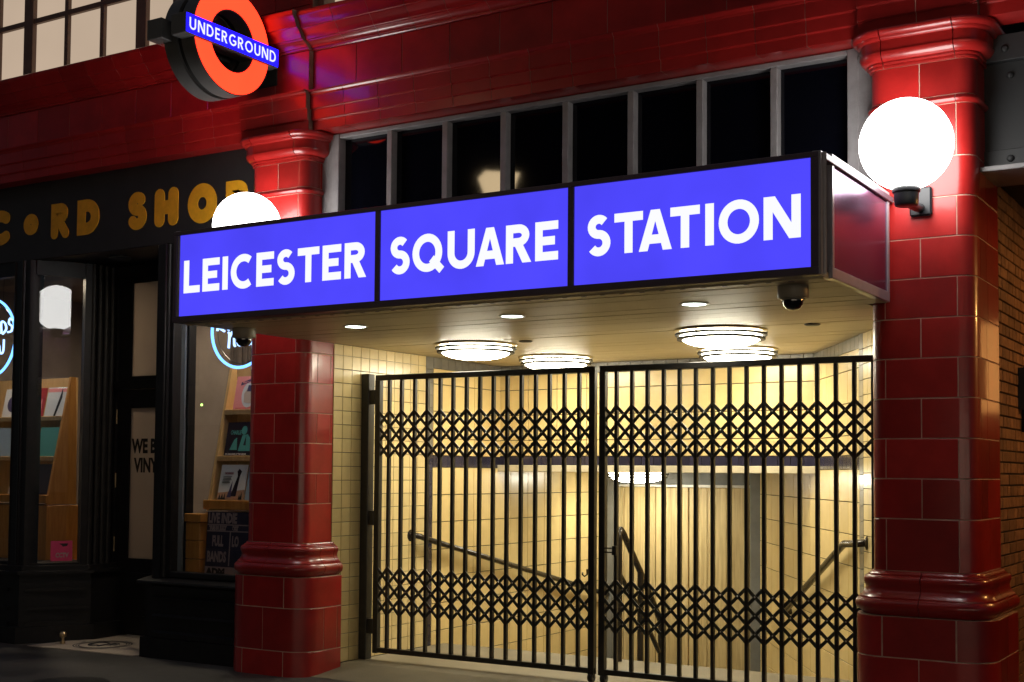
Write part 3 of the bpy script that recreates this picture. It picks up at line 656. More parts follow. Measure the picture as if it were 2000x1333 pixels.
mb = MB(); mb.box(-7.0, -3.3, 10.765, 10.9, 1.63, 2.9); obj('wall_core', mb, 'tile_grout', WB)
XJ = [-6.74, -6.42, -6.101, -5.781, -5.46, -5.14, -4.82, -4.5, -4.18, -3.86, -3.56]
bigtiles(WB, (0, 10.76), (1, 0), 0, XJ, [1.762, 1.915, 2.157, 2.401, 2.545])
frieze(WB, (-6.74, 10.76), (-3.56, 10.76), 2.547, 2.638, 27, 'grey_tile', 0)
frieze(WB, (-6.74, 10.76), (-3.56, 10.76), 1.676, 1.76, 27, 'navy_tile', 0)
mb = MB(); mb.cbox(-6.74, -3.5, 10.70, 10.90, 1.612, 1.675, .004); obj('lintel_beam', mb, 'white_paint', WB)
# right oblique wall
P0 = Vector((-3.58, 10.75)); dv = Vector((.519, -.855)).normalized(); nv = Vector((dv.y, -dv.x))   # nv points into the room (towards -x, -y)
if nv.x > 0: nv = -nv
WR = thing('right_stair_wall', 'cream tiled slanting wall behind the right pillar, beside the stairs', 'wall', (-3, 10, 0))
def rp(s_, o=0.0): p = P0+dv*s_+nv*o; return (p.x, p.y)
mb = MB(); mb.loop_z([rp(-2.6), rp(2.55), rp(2.55, -.4), rp(-2.6, -.4)], -1.7, 2.9); obj('wall_core', mb, 'tile_grout', WR)
ang = math.atan2(dv.y, dv.x)
def rorg(o): return (P0.x+nv.x*o, P0.y+nv.y*o)
# tile local front is -y: rotate so that -y points along nv
rz = math.atan2(nv.y, nv.x)+math.pi/2
UO = rorg(-.002)
SJ = [.0, .29, .447, .792, 1.137, 1.463]
bigtiles(WR, UO, (dv.x, dv.y), rz, SJ, [1.752, 1.905, 2.150, 2.398, 2.541])
frieze(WR, (UO[0], UO[1]), (UO[0]+dv.x*1.463, UO[1]+dv.y*1.463), 2.541, 2.637, 12, 'grey_tile', rz)
frieze(WR, (UO[0]-dv.x*.02, UO[1]-dv.y*.02), (UO[0]+dv.x*1.463, UO[1]+dv.y*1.463), 1.646, 1.752, 12, 'navy_tile', rz)
bigtiles(WR, UO, (dv.x, dv.y), rz, [-2.45, -2.15, -1.87, -1.55, -1.2, -.818, -.48, -.15, .2, .564, .85, 1.14, 1.463], [-1.05, -.805, -.56, -.315, -.07, .175, .42, .666, .918, 1.156, 1.399, 1.646])
for k in range(23):
    zt = 2.64-.1148*k; c = 1.522; inst('border_tile', tile_mesh(.114, .1118, .012, .0015, 'grey_tile'), (UO[0]+dv.x*c, UO[1]+dv.y*c, zt-.0574), WR, rz, .002)
for i in range(7):
    for k in range(23):
        c = 1.582+T*(i+.5); zt = 2.64-.1135*k
        inst('small_tile', tile_mesh(T-.005, .1135-.005, .012, .0015, 'cream_tile'), (UO[0]+dv.x*c, UO[1]+dv.y*c, zt-.0568), WR, rz, .002)
# far end of the stairs
FE = thing('stair_end_wall', 'stained yellow boarded partition at the foot of the stairs', 'partition', (-5.8, 13, -1.3))
mb = MB(); mb.box(-7, -4.6, 13.06, 13.2, -1.7, 1.9); obj('wall_core', mb, 'grey_wall', FE)
x = -6.74; 
while x < -5.02:
    w_ = random.choice((.07, .12, .17, .2, .05)); x2 = min(x+w_, -5.005)
    mb = MB(); yy = 13.0+random.choice((0, .012, .02)); mb.cbox(x+.002, x2-.002, yy, 13.055, -1.5, 1.455, .004); obj('board', mb, 'cladding', FE); x = x2
mb = MB(); mb.cbox(-6.74, -5.02, 12.96, 13.05, 1.458, 1.486, .004); obj('track', mb, 'white_trim', FE)
mb = MB(); mb.cbox(-4.998, -4.868, 12.90, 13.05, -1.5, 1.62, .006); obj('corner_post', mb, 'grey_wall', FE)
mb = MB(); mb.box(-6.74, -6.6, 12.9, 13.05, -1.5, 1.62); obj('end_post', mb, 'grey_wall', FE)
mb = MB(); mb.box(-7, -3.3, 10.905, 13.2, 1.63, 1.75); obj('stair_ceiling', mb, 'grey_wall', kind='structure')
# handrails
def rail(pts, r_, label, flange=None, posts=()):
    t = thing('handrail', label, 'handrail', pts[0], 'stair handrails')
    mb = MB(); mb.tube(pts, r_, 10); obj('rail', mb, 'rail_bronze', t, smooth=60)
    if flange: mb = MB(); mb.lathe([(0, -.008), (.05, -.008), (.055, 0), (.05, .008), (0, .008)], flange, 20, 'x'); obj('wall_flange', mb, 'rail_bronze', t, smooth=40)
    for p, z0 in posts: mb = MB(); mb.tube([p, (p[0], p[1], z0)], r_*1.05, 10); obj('post', mb, 'rail_bronze', t, smooth=60)
    return t
rail([(-6.745, 9.28, 1.045), (-6.69, 9.29, 1.045), (-6.665, 9.33, 1.035), (-6.66, 9.42, 1.01), (-6.66, 12.9, .262), (-6.70, 12.95, .25)], .026, 'dark handrail sloping down the left tiled wall', (-6.74, 9.28, 1.045))
a1 = rp(1.655, .0); a2 = rp(1.655, .07); a3 = rp(1.3, .08); a4 = rp(1.2, .08); a5 = rp(-.88, .08); a6 = rp(-.93, .0)
rail([(*a1, 1.115), (*a2, 1.112), (*a3, 1.09), (*a4, 1.06), (*a5, .36), (*a6, .35)], .028, 'dark handrail sloping down the right slanting wall', (a1[0], a1[1], 1.115))
m1, m2, m3 = (-4.887, 9.70, 1.125), (-4.90, 10.1, .757), (-4.917, 10.55, .292)
rail([(-4.887, 9.66, 1.02), (-4.887, 9.665, 1.10), (-4.887, 9.70, 1.135), (-4.888, 9.74, 1.105), m2, m3], .028, 'dark double handrail standing in the middle of the stairs', None,
     (((-4.885, 9.66, 1.06), -.3), (m2, -.5), (m3, -.6)))
mb = MB(); mb.tube([(-4.887, 9.66, .78), (-4.90, 10.1, .43), (-4.915, 10.5, .04)], .022, 8); o = obj('lower_rail', mb, 'rail_bronze', [q for q in COL.objects if q.name.startswith('handrail')][-1], smooth=60)

# ------------------------------------------------------------------ gates
GY = 8.6
GP = thing('gate_post', 'black iron gate post standing against the left tiled wall', 'gate post', (-6.69, GY, .05))
mb = MB(); mb.cbox(-6.733, -6.655, GY-.045, GY+.04, .055, 2.415, .005); obj('post', mb, 'black_iron', GP)
for z in (2.22, 1.22, .33):
    mb = MB(); mb.cbox(-6.66, -6.60, GY-.03, GY+.01, z-.06, z+.06, .004); obj('hinge', mb, 'black_iron', GP)
def gate(x0, x1, bars, label):
    t = thing('lattice_gate', label, 'gate', ((x0+x1)/2, GY, .06), 'two folding lattice gates across the entrance')
    mb = MB(); mb.cbox(x0, x1, GY-.022, GY+.022, 2.358, 2.402, .003); obj('top_rail', mb, 'black_iron', t)
    mb = MB(); mb.cbox(x0, x1, GY-.022, GY+.022, .118, .158, .003); obj('bottom_rail', mb, 'black_iron', t)
    for x in (x0, x1-.05):
        mb = MB(); mb.cbox(x, x+.05, GY-.025, GY+.025, .112, 2.36, .003); obj('stile', mb, 'black_iron', t)
    me = None
    for x in bars:
        if me is None:
            mb = MB(); mb.cbox(-.013, .013, -.017, .017, .157, 2.359, .003); me = mesh_of(mb, 'black_iron')
        inst('bar', me, (x+random.uniform(-.0018, .0018), GY, 0), t, 0, .0012)
    cols = [x0+.05-.06]+list(bars)+[x1-.05+.06]
    bay = [(a+b)/2 for a, b in zip(cols[:-1], cols[1:])]; n = len(bay); p = .1275; riv = MB()
    bay = [bars[0]-p/2+p*i for i in range(n)]
    for rows in ((2.04, 1.9125, 1.785), (.752, .6245, .497)):
        for i in range(n):
            for z in rows: riv.lathe([(.0065, -.004), (.005, -.0065), (0, -.0075)], (bay[i], GY-.0155, z), 8, 'y')
        for sgn in (1, -1):
            yy = GY-.012 if sgn > 0 else GY-.002
            for b0 in range(-2, n+2):
                js = [j for j in range(3) if 0 <= b0+sgn*j < n]
                if not js: continue
                ja, jb = js[0], js[-1]
                ea = .0635 if ja == 0 else .0635; eb = .0635
                xa = bars[0]-p/2+p*(b0+sgn*ja)-sgn*ea; za = rows[0]-.1275*ja+ea
                xb = bars[0]-p/2+p*(b0+sgn*jb)+sgn*eb; zb = rows[0]-.1275*jb-eb
                xa = min(max(xa, x0+.03), x1-.03); xb = min(max(xb, x0+.03), x1-.03)
                mb = MB(); mb.beam((xa, yy, za), (xb, yy, zb), .0235, .0085, (0, 1, 0)); obj('lattice_strip', mb, 'lattice_iron', t)
    obj('rivets', riv, 'rivet_steel', t, kind='stuff')
    return t
gL = gate(-6.605, -4.545, [-6.4698+.1272*k for k in range(15)], 'black lattice gate leaf hung on the left post')
gR = gate(-4.508, -2.30, [-4.373+.1272*k for k in range(16)], 'black lattice gate leaf reaching the right pillar')
for g, x in ((gL, -4.575), (gR, -4.47)):
    mb = MB(); mb.lathe([(0, -.02), (.03, -.02), (.032, -.01), (.032, .01), (.03, .02), (0, .02)], (x, GY, .088), 16, 'x'); obj('wheel', mb, 'black_iron', g, smooth=40)
    mb = MB(); mb.cbox(x-.026, x+.026, GY-.012, GY+.012, .085, .12, .002); obj('wheel_fork', mb, 'black_iron', g)
mb = MB(); mb.tube([(-4.46, GY-.02, 1.02), (-4.36, GY-.03, 1.02)], .006, 6); mb.tube([(-4.46, GY-.02, 1.05), (-4.36, GY-.03, 1.05)], .006, 6); mb.cbox(-4.385, -4.35, GY-.05, GY-.02, 1.0, 1.07, .003); obj('latch', mb, 'black_iron', gR)
mb = MB(); mb.tube([(-4.64, GY-.02, .86), (-4.63, GY-.045, .85), (-4.61, GY-.05, .835), (-4.59, GY-.045, .85), (-4.59, GY-.045, .89)], .006, 6); obj('hook', mb, 'black_iron', gL)

# ------------------------------------------------------------------ record shop front
SH = thing('record_shop', 'black painted record shop front with gold bubble letters on its fascia', 'shop front', (-9.5, 8.0, 0))
mb = MB(); mb.cbox(-12.6, -7.38, 8.0, 8.12, 3.57, 4.36, .006); fb = obj('fascia_board', mb, 'board_black', SH)
SL = [('R', -11.95, -11.68, 3.74, 4.07), ('E', -11.5, -11.27, 3.74, 4.07), ('C', -10.927, -10.56, 3.749, 4.088), ('O', -10.369, -10.163, 3.811, 4.012), ('R', -9.978, -9.729, 3.74, 4.072), ('D', -9.618, -9.322, 3.744, 4.07), ('S', -8.956, -8.715, 3.728, 4.068), ('H', -8.614, -8.325, 3.726, 4.064), ('O', -8.209, -7.87, 3.712, 4.057), ('P', -7.765, -7.52, 3.722, 4.039)]
for ch, x0, x1, z0, z1 in SL:
    H = z1-z0; w_ = (x1-x0)/H; t_ = .38 if ch != 'O' else (.36 if w_ > .99 and H > .3 else .47)
    t_ = {'C': .33, 'S': .3, 'R': .29, 'D': .34, 'H': .36, 'P': .34, 'E': .3}.get(ch, t_)
    fx = lambda u, v, d, x0=x0, z0=z0, H=H: (x0+u*H, 8.0-d, z0+v*H)
    if ch == 'O': mb = letter_mb('O', w_, min(t_, w_*.48) if H < .3 else .34, fx, True, .006)
    else: mb = letter_mb(ch, w_, t_, fx, True, .006)
    obj('letter', mb, 'gold_letter', fb)
# door recess soffit and floor mosaic
mb = MB(); mb.box(-12.6, -7.38, 8.02, 9.1, 3.59, 3.7); obj('recess_soffit', mb, 'black_shop', SH)
mb = MB(); mb.lathe([(.06, -.02), (.085, -.022), (.1, -.012), (.1, .0)], (-9.45, 8.36, 3.588), 24); obj('soffit_ring', mb, 'steel_grey', SH, smooth=40)
# right stall riser (under the right window): plinth, panels, sill
PX0, PX1 = -8.60, -7.40
mb = MB(); mb.loop_z([(PX0, 7.91), (PX1, 7.91), (PX1, 8.6), (PX0-.45, 8.78), (PX0-.06, 8.05)], 0.0, .17); obj('stall_plinth', mb, 'black_shop', SH)
mb = MB(); mb.loop_z([(PX0+.02, 7.95), (PX1, 7.95), (PX1, 8.6), (PX0-.42, 8.76), (PX0-.03, 8.07)], .168, .63); obj('stall_riser', mb, 'black_shop', SH)
for z0, z1 in ((.175, .235), (.345, .375), (.50, .53), (.56, .63)):
    mb = MB(); mb.loop_x([(7.952, z0), (7.925, z0), (7.925, z1-.018), (7.952, z1)], PX0+.12, PX1); obj('stall_rail', mb, 'black_shop', SH)
mb = MB(); mb.loop_x([(8.15, .628), (7.905, .628), (7.90, .64), (7.905, .652), (8.06, .682), (8.15, .682)], PX0-.05, PX1); obj('sill', mb, 'black_shop', SH)
# posts of the right window
mb = MB(); mb.cbox(-8.56, -8.45, 7.99, 8.14, .66, 3.575, .01); mb.tube([(-8.44, 8.02, .68), (-8.44, 8.02, 3.57)], .022, 10); mb.cbox(-8.43, -8.375, 8.02, 8.12, .68, 3.573, .006); obj('window_post', mb, 'black_shop', SH, smooth=40)
for z0, z1 in ((.682, .73), (3.5, 3.572)): mb = MB(); mb.cbox(-8.376, -7.38, 8.02, 8.12, z0, z1, .005); obj('window_rail', mb, 'black_shop', SH)
mb = MB(); mb.box(-8.38, -7.37, 8.066, 8.072, .72, 3.51); obj('pane', mb, 'glass', SH)
# return of the right window towards the door: posts and pane
for a, b, m_ in (((-8.93, 8.66), (-9.03, 8.8), 'black_shop'),):
    mb = MB(); d_ = Vector((b[0]-a[0], b[1]-a[1])).normalized(); n_ = Vector((d_.y, -d_.x))*.07
    mb.loop_z([(a[0], a[1]), (b[0], b[1]), (b[0]+n_.x, b[1]+n_.y), (a[0]+n_.x, a[1]+n_.y)], .66, 3.58); obj('return_post', mb, m_, SH)
mb = MB(); mb.cbox(-8.60, -8.475, 8.26, 8.33, .66, 3.58, .006); obj('return_post', mb, 'pale_post', SH)
mb = MB(); mb.cbox(-8.472, -8.44, 8.27, 8.36, .66, 3.58, .006); obj('return_post', mb, 'black_shop', SH)
mb = MB(); mb.loop_z([(-8.59, 8.17), (-8.96, 8.70), (-8.955, 8.703), (-8.585, 8.173)], .7, 3.5); obj('pane', mb, 'glass', SH)
mb = MB(); mb.loop_z([(-8.575, 8.14), (-8.99, 8.76), (-8.94, 8.79), (-8.525, 8.17)], .6, .74); obj('return_rail', mb, 'black_shop', SH)
# left bay window
def bay(e): return [(-12.6, 7.98-e), (-10.22+e*.62, 7.98-e), (-9.93+e, 8.45-e*.2), (-9.97+e, 8.86), (-12.6, 8.86)]
mb = MB(); mb.loop_z(bay(.16), 0, .15); obj('stall_plinth', mb, 'black_shop', SH)
mb = MB(); mb.loop_z(bay(.10), .149, .63); obj('stall_riser', mb, 'black_shop', SH)
for z0, z1 in ((.15, .19), (.30, .33), (.47, .50)):
    mb = MB(); mb.loop_z([(-12.4, 7.86), (-10.3, 7.86), (-10.3, 7.9), (-12.4, 7.9)], z0, z1); obj('stall_rail', mb, 'black_shop', SH)
    mb = MB(); A_ = Vector((-10.13, 7.93)); B_ = Vector((-9.84, 8.38)); n_ = Vector((.84, -.54))*.022
    mb.loop_z([(A_.x, A_.y), (B_.x, B_.y), (B_.x+n_.x, B_.y+n_.y), (A_.x+n_.x, A_.y+n_.y)], z0, z1); obj('stall_rail', mb, 'black_shop', SH)
mb = MB(); mb.loop_z(bay(.14), .63, .655); mb.loop_z(bay(.06), .654, .70); obj('sill', mb, 'black_shop', SH)
A = Vector((-10.21, 8.05)); ph = R(26); dd = Vector((math.sin(ph), math.cos(ph))); B = A+dd*.43; nn = Vector((dd.y, -dd.x))
mb = MB(); mb.loop_z([(-10.47, 8.0), (-10.24, 7.985), (-10.2, 8.04), (-10.2, 8.11), (-10.47, 8.11)], .70, 3.575)
mb.tube([(-10.47, 8.005, .7), (-10.47, 8.005, 3.57)], .014, 8); mb.tube([(-10.335, 7.99, .7), (-10.335, 7.99, 3.57)], .02, 8); obj('corner_post', mb, 'black_shop', SH, smooth=40)
for z0, z1 in ((3.44, 3.575), (.70, .735)): mb = MB(); mb.cbox(-12.6, -10.46, 8.01, 8.1, z0, z1, .005); obj('window_rail', mb, 'black_shop', SH)
mb = MB(); mb.box(-12.6, -10.46, 8.05, 8.056, .72, 3.45); obj('pane', mb, 'glass', SH)
def side(a, b, o0, o1): 
    p, q = A+dd*a, A+dd*b
    return [(p.x+nn.x*o0, p.y+nn.y*o0), (q.x+nn.x*o0, q.y+nn.y*o0), (q.x+nn.x*o1, q.y+nn.y*o1), (p.x+nn.x*o1, p.y+nn.y*o1)]
for z0, z1 in ((3.435, 3.58), (.70, .72)): mb = MB(); mb.loop_z(side(-.02, .45, -.06, .03), z0, z1); obj('window_rail', mb, 'black_shop', SH)
mb = MB(); mb.loop_z(side(-.01, .44, -.003, .003), .71, 3.44); obj('pane', mb, 'glass', SH)
# fluted pilaster beside the door
mb = MB(); mb.loop_z(side(.43, .50, -.05, .045), .70, 3.58)
for k in range(4):
    p = B+dd*(.07+.09*k); mb.tube([(p.x+.03-.045*k, p.y, .66), (p.x+.03-.045*k, p.y, 3.58)], .03, 10)
mb.box(-10.12, -9.975, 8.5, 8.86, .66, 3.58); obj('pilaster', mb, 'black_shop', SH, smooth=40)
# mosaic threshold
MO = thing('mosaic_threshold', 'pale mosaic floor panel with black ring emblem in front of the shop door', 'floor mosaic', (-9.3, 8.2, 0))
mb = MB(); mb.loop_z([(-9.92, 7.80), (-8.66, 7.88), (-8.62, 8.1), (-9.02, 8.8), (-9.86, 8.8), (-9.86, 8.5)], .002, .008); obj('field', mb, 'mosaic_white', MO)
ecx, ecy = -9.40, 8.21
for r0, r1 in ((.205, .217), (.228, .238), (.25, .264)):
    n = 48; vs = []; 
    for r_ in (r0, r1):
        for k in range(n): a = 2*math.pi*k/n; vs.append((ecx+r_*math.cos(a), ecy+r_*math.sin(a), .0095))
    mb = MB(); mb.add(vs, [(k, (k+1) % n, n+(k+1) % n, n+k) for k in range(n)]); obj('ring', mb, 'mosaic_black', MO)
mb = MB(); mb.tube([(ecx-.05+.07*math.cos(R(a)), ecy+.1*math.sin(R(a)), .009) for a in range(40, 330, 15)], .011, 6); mb.tube([(ecx+.05, ecy-.1, .009), (ecx+.05, ecy+.1, .009), (ecx+.1, ecy+.1, .009), (ecx+.125, ecy+.05, .009), (ecx+.1, ecy, .009), (ecx+.05, ecy, .009)], .011, 6); obj('monogram', mb, 'mosaic_black', MO)
mb = MB(); mb.lathe([(0, 0), (.022, 0), (.022, .02), (.012, .03), (.012, .055), (.03, .065), (.034, .09), (.02, .11), (0, .114)], (-9.76, 8.06, .008), 16); obj('door_stop', mb, 'brass', smooth=40, label='small brass knob standing by the shop window base', cat='door stop', loc=(-9.76, 8.06, .008))
# shop door
DY = 8.8
DR = thing('shop_door', 'black shop door with frosted glass lettered in black', 'door', (-9.5, DY, 0))
mb = MB(); mb.box(-10.0, -9.93, DY-.03, DY+.1, 0, 3.59); mb.box(-9.1, -9.02, DY-.03, DY+.1, 0, 3.59); mb.box(-9.932, -9.098, DY-.03, DY+.1, 3.47, 3.585); mb.cbox(-9.932, -9.098, DY-.045, DY+.1, 2.385, 2.47, .006); obj('door_frame', mb, 'black_shop', DR)
mb = MB(); mb.box(-9.93, -9.76, DY, DY+.045, .02, 2.38); mb.box(-9.27, -9.105, DY, DY+.045, .02, 2.38); mb.box(-9.762, -9.268, DY, DY+.045, .02, .75); mb.box(-9.762, -9.268, DY, DY+.045, 2.2, 2.38)
mb.cbox(-9.70, -9.33, DY-.012, DY+.02, .2, .62, .01); obj('leaf', mb, 'black_shop', DR)
mb = MB(); mb.box(-9.765, -9.265, DY+.015, DY+.022, .745, 2.205); dp = obj('door_pane', mb, 'frosted', DR)
for s_, x_, z_ in (('WE BUY', -9.735, 1.77), ('VINYL', -9.70, 1.585)):
    obj('lettering', text_mb(s_, .185, lambda u, v, x_=x_, z_=z_: (x_+u, DY+.0125, z_+v), .008, .74), 'ink_black', dp)
mb = MB(); mb.box(-9.93, -9.76, DY, DY+.04, 2.47, 3.47); mb.box(-9.28, -9.1, DY, DY+.04, 2.47, 3.47); mb.box(-9.762, -9.278, DY, DY+.04, 2.47, 2.51); mb.box(-9.762, -9.278, DY, DY+.04, 3.42, 3.47); obj('transom_frame', mb, 'black_shop', DR)
mb = MB(); mb.box(-9.765, -9.275, DY+.015, DY+.022, 2.505, 3.425); obj('transom_pane', mb, 'frosted', DR)
for z in (2.12, 1.5, .88, .3):
    mb = MB(); mb.tube([(-9.935, DY-.012, z-.07), (-9.935, DY-.012, z+.07)], .009, 8); obj('hinge', mb, 'brass', DR, smooth=60)

# ------------------------------------------------------------------ shop interior
mb = MB(); mb.box(-12.7, -7.34, 10.6, 10.8, 0, 3.7); obj('shop_back_wall', mb, 'shop_wall', kind='structure')
mb = MB(); mb.box(-12.9, -12.6, 8.0, 10.8, 0, 4.4); obj('shop_side_wall', mb, 'shop_wall', kind='structure')
mb = MB(); mb.box(-12.7, -7.34, 8.14, 10.7, 3.61, 3.72); obj('shop_ceiling', mb, 'shop_wall', kind='structure')
mb = MB(); mb.box(-12.6, -7.34, 8.9, 10.6, .0, .02); obj('shop_floor', mb, 'stair', kind='structure')
mb = MB(); mb.loop_z([(-8.4, 8.12), (-7.34, 8.12), (-7.34, 9.4), (-9.0, 9.4), (-9.0, 8.85)], .60, .672); obj('display_deck', mb, 'wood_orange', kind='structure')
mb = MB(); mb.loop_z([(-12.6, 8.1), (-10.25, 8.1), (-10.06, 8.5), (-10.06, 9.6), (-12.6, 9.6)], .60, .69); obj('bay_display_deck', mb, 'wood_orange', kind='structure')
# dividing screens behind the displays
SC = thing('display_screen', 'brown curtain hanging behind the right shop window display', 'curtain', (-8.3, 9.3, .6))
x = -9.0
while x < -7.36:
    mb = MB(); mb.tube([(x, 9.42+random.uniform(-.02, .02), .67), (x, 9.42+random.uniform(-.02, .02), 3.6)], .055, 8); obj('fold', mb, 'shop_curtain', SC, smooth=60); x += .085
for c, lb in (((-7.85, 8.55, 3.6), 'small ceiling light inside the right shop window'), ((-11.2, 8.75, 3.6), 'small ceiling light inside the left shop window'), ((-10.4, 9.6, 3.6), 'small ceiling light at the back of the shop')):
    t = thing('shop_ceiling_light', lb, 'ceiling light', c, 'ceiling lights inside the shop')
    mb = MB(); mb.lathe([(.12, 0), (.13, -.03), (.115, -.035), (.11, -.02)], c, 24); obj('trim', mb, 'white_trim', t, smooth=40)
    mb = MB(); mb.lathe([(0, -.024), (.112, -.024), (.112, -.012), (0, -.012)], c, 24); obj('lens', mb, 'shop_lamp', t)
# record racks: shelves lean back as they rise
def rack(x0, x1, yf, label, side_m):
    """stepped display: z of shelves 1.33, 1.72, 2.13, top 2.53; front leans back by .22 from bottom to top"""
    t = thing('record_rack', label, 'display rack', ((x0+x1)/2, yf, .68), 'sloping wooden record racks in the shop windows')
    fy = lambda z: yf+(z-1.27)*.2
    for x in (x0, x1):
        mb = MB(); prof = [(fy(1.25)-.01, 1.25), (fy(2.53), 2.54), (fy(2.53)+.06, 2.54), (fy(2.53)+.1, 1.25)]
        mb.loop_x(prof, x-.014, x+.014); obj('side_panel', mb, side_m, t)
    for z in (1.33, 1.72, 2.13):
        mb = MB(); mb.cbox(x0+.014, x1-.014, fy(z)-.005, fy(2.53)+.08, z-.02, z, .002); sh = obj('shelf', mb, 'wood_pale', t)
        mb = MB(); mb.cbox(x0+.013, x1-.013, fy(z)-.012, fy(z)+.006, z-.035, z+.012, .003); obj('lip', mb, 'wood_pale' if z > 1.4 else 'wood_orange', sh)
    mb = MB(); mb.cbox(x0-.03, x1+.03, fy(1.27)-.04, fy(1.27)-.005, 1.265, 1.345, .004); obj('bottom_rail', mb, 'wood_orange', t)
    mb = MB(); mb.box(x0, x1, fy(2.53)+.082, fy(2.53)+.1, 1.25, 2.54); obj('back_panel', mb, 'wood_pale', t)
    mb = MB(); mb.cbox(x0-.02, x1+.02, yf-.02, fy(2.53)+.12, .675, 1.24, .004); obj('base_box', mb, 'wood_orange', t)
    return fy
fyR = rack(-8.22, -7.45, 8.32, 'wooden record rack in the right shop window', 'wood_pale')
fyL = rack(-12.3, -10.72, 8.62, 'wooden record rack in the left shop window', 'wood_orange')
def sleeve(x, z, fy, w_, m, label, tilt=.2, dy=.012, deco=()):
    """a square record sleeve leaning back on a shelf; local u across, v up the slope"""
    y0 = fy(z)+dy; ct, sn = math.cos(math.atan(tilt)), math.sin(math.atan(tilt))
    fx = lambda u, v, d: (x+u, y0+v*sn-d*ct, z+.003+v*ct+d*sn)
    def slab(mb, u0, u1, v0, v1, d0, d1):
        vs = [fx(u, v, d) for d in (d0, d1) for u, v in ((u0, v0), (u1, v0), (u1, v1), (u0, v1))]
        return mb.add(vs, [(0,1,2,3), (4,5,6,7), (0,1,5,4), (1,2,6,5), (2,3,7,6), (3,0,4,7)])
    t = thing('record_sleeve', label, 'record sleeve', (x+w_/2, y0, z), 'records on the display racks')
    obj('cover', slab(MB(), 0, w_, 0, .31, 0, .004), m, t)
    e_ = .0046
    for dc in deco:
        if dc[0] == 'b': mb = slab(MB(), dc[1], dc[2], dc[3], dc[4], .003, e_); mm = dc[5]
        elif dc[0] == 'o':
            ring = [(dc[1]+dc[3]*math.cos(a*math.pi/14), dc[2]+dc[4]*math.sin(a*math.pi/14)) for a in range(28)]
            mb = MB(); mb.add([fx(u, v, e_) for u, v in ring], [tuple(range(28))]); mm = dc[5]
        elif dc[0] == 'p': mb = MB(); mb.add([fx(u, v, e_) for u, v in dc[1]], [tuple(range(len(dc[1])))]); mm = dc[2]
        else: mb = text_mb(dc[1], dc[4], lambda u, v: fx(dc[2]+u, dc[3]+v, e_), dc[4]*.03, dc[6] if len(dc) > 6 else .8); mm = dc[5]
        e_ += .0005; obj('print', mb, mm, t)
sleeve(-8.13, 2.13, fyR, .31, 'sleeve_pink', 'pink record sleeve with white oval picture, top shelf of right rack', deco=(('o', .165, .14, .082, .115, 'sleeve_white'), ('p', [(.06, .255), (.165, .285), (.27, .255), (.275, .225), (.165, .255), (.055, .225)], 'sleeve_navy'), ('t', "HEART'S JOLLY", .075, .245, .026, 'sleeve_pink', .75), ('p', [(.12, .07), (.2, .06), (.22, .12), (.19, .2), (.15, .21), (.11, .15)], 'sleeve_tan'), ('p', [(.14, .17), (.19, .17), (.2, .22), (.15, .23)], 'sleeve_navy'), ('b', .03, .29, .018, .022, 'sleeve_red')))
sleeve(-7.80, 2.13, fyR, .31, 'sleeve_white', 'white record sleeve beside the pink one, behind the pillar edge')
sleeve(-8.15, 1.72, fyR, .31, 'sleeve_dark', 'dark record sleeve with teal figure, middle shelf of right rack', deco=(('t', 'CHARLIE', .045, .20, .052, 'sleeve_teal', .62), ('t', 'G', .275, .20, .045, 'sleeve_teal', .6), ('o', .205, .235, .032, .04, 'sleeve_teal'), ('p', [(.16, .05), (.3, .05), (.29, .16), (.25, .2), (.19, .19)], 'sleeve_teal'), ('p', [(.06, .06), (.1, .15), (.13, .17), (.15, .06)], 'sleeve_teal'), ('p', [(.215, .1), (.235, .19), (.245, .1)], 'sleeve_dark'), ('t', 'NO ONE LOOKS AT THE CEILING', .02, .016, .019, 'paper_white', .85)))
sleeve(-7.815, 1.72, fyR, .31, 'paper_white', 'pale record sleeve beside the teal figure cover')
sleeve(-8.155, 1.345, fyR, .31, 'sleeve_white', 'white record sleeve with tall tower picture, bottom shelf of right rack', dy=.02, deco=(('p', [(.0, .0), (.31, .0), (.31, .09), (.0, .06)], 'sleeve_sepia'), ('p', [(.15, .03), (.215, .03), (.232, .21), (.248, .25), (.215, .275), (.195, .25), (.207, .21)], 'sleeve_dark'), ('p', [(.11, .02), (.16, .02), (.155, .17)], 'sleeve_navy'), ('t', 'THE SINGLES', .05, .225, .024, 'sleeve_red', .75), ('b', .04, .14, .20, .204, 'sleeve_dark'), ('b', .04, .13, .187, .191, 'sleeve_dark'), ('b', .04, .14, .174, .178, 'sleeve_dark'), ('b', .035, .12, .161, .165, 'sleeve_dark'), ('b', .035, .125, .148, .152, 'sleeve_dark'), ('p', [(.015, 0), (.03, .05), (.045, .01), (.06, .055), (.075, .01), (.09, .06), (.1, 0)], 'ink_black'), ('p', [(.25, 0), (.26, .05), (.27, .02), (.285, .07), (.295, 0)], 'ink_black')))
sleeve(-7.83, 1.345, fyR, .31, 'sleeve_blue', 'grey blue record sleeve on the bottom shelf of right rack', dy=.02)
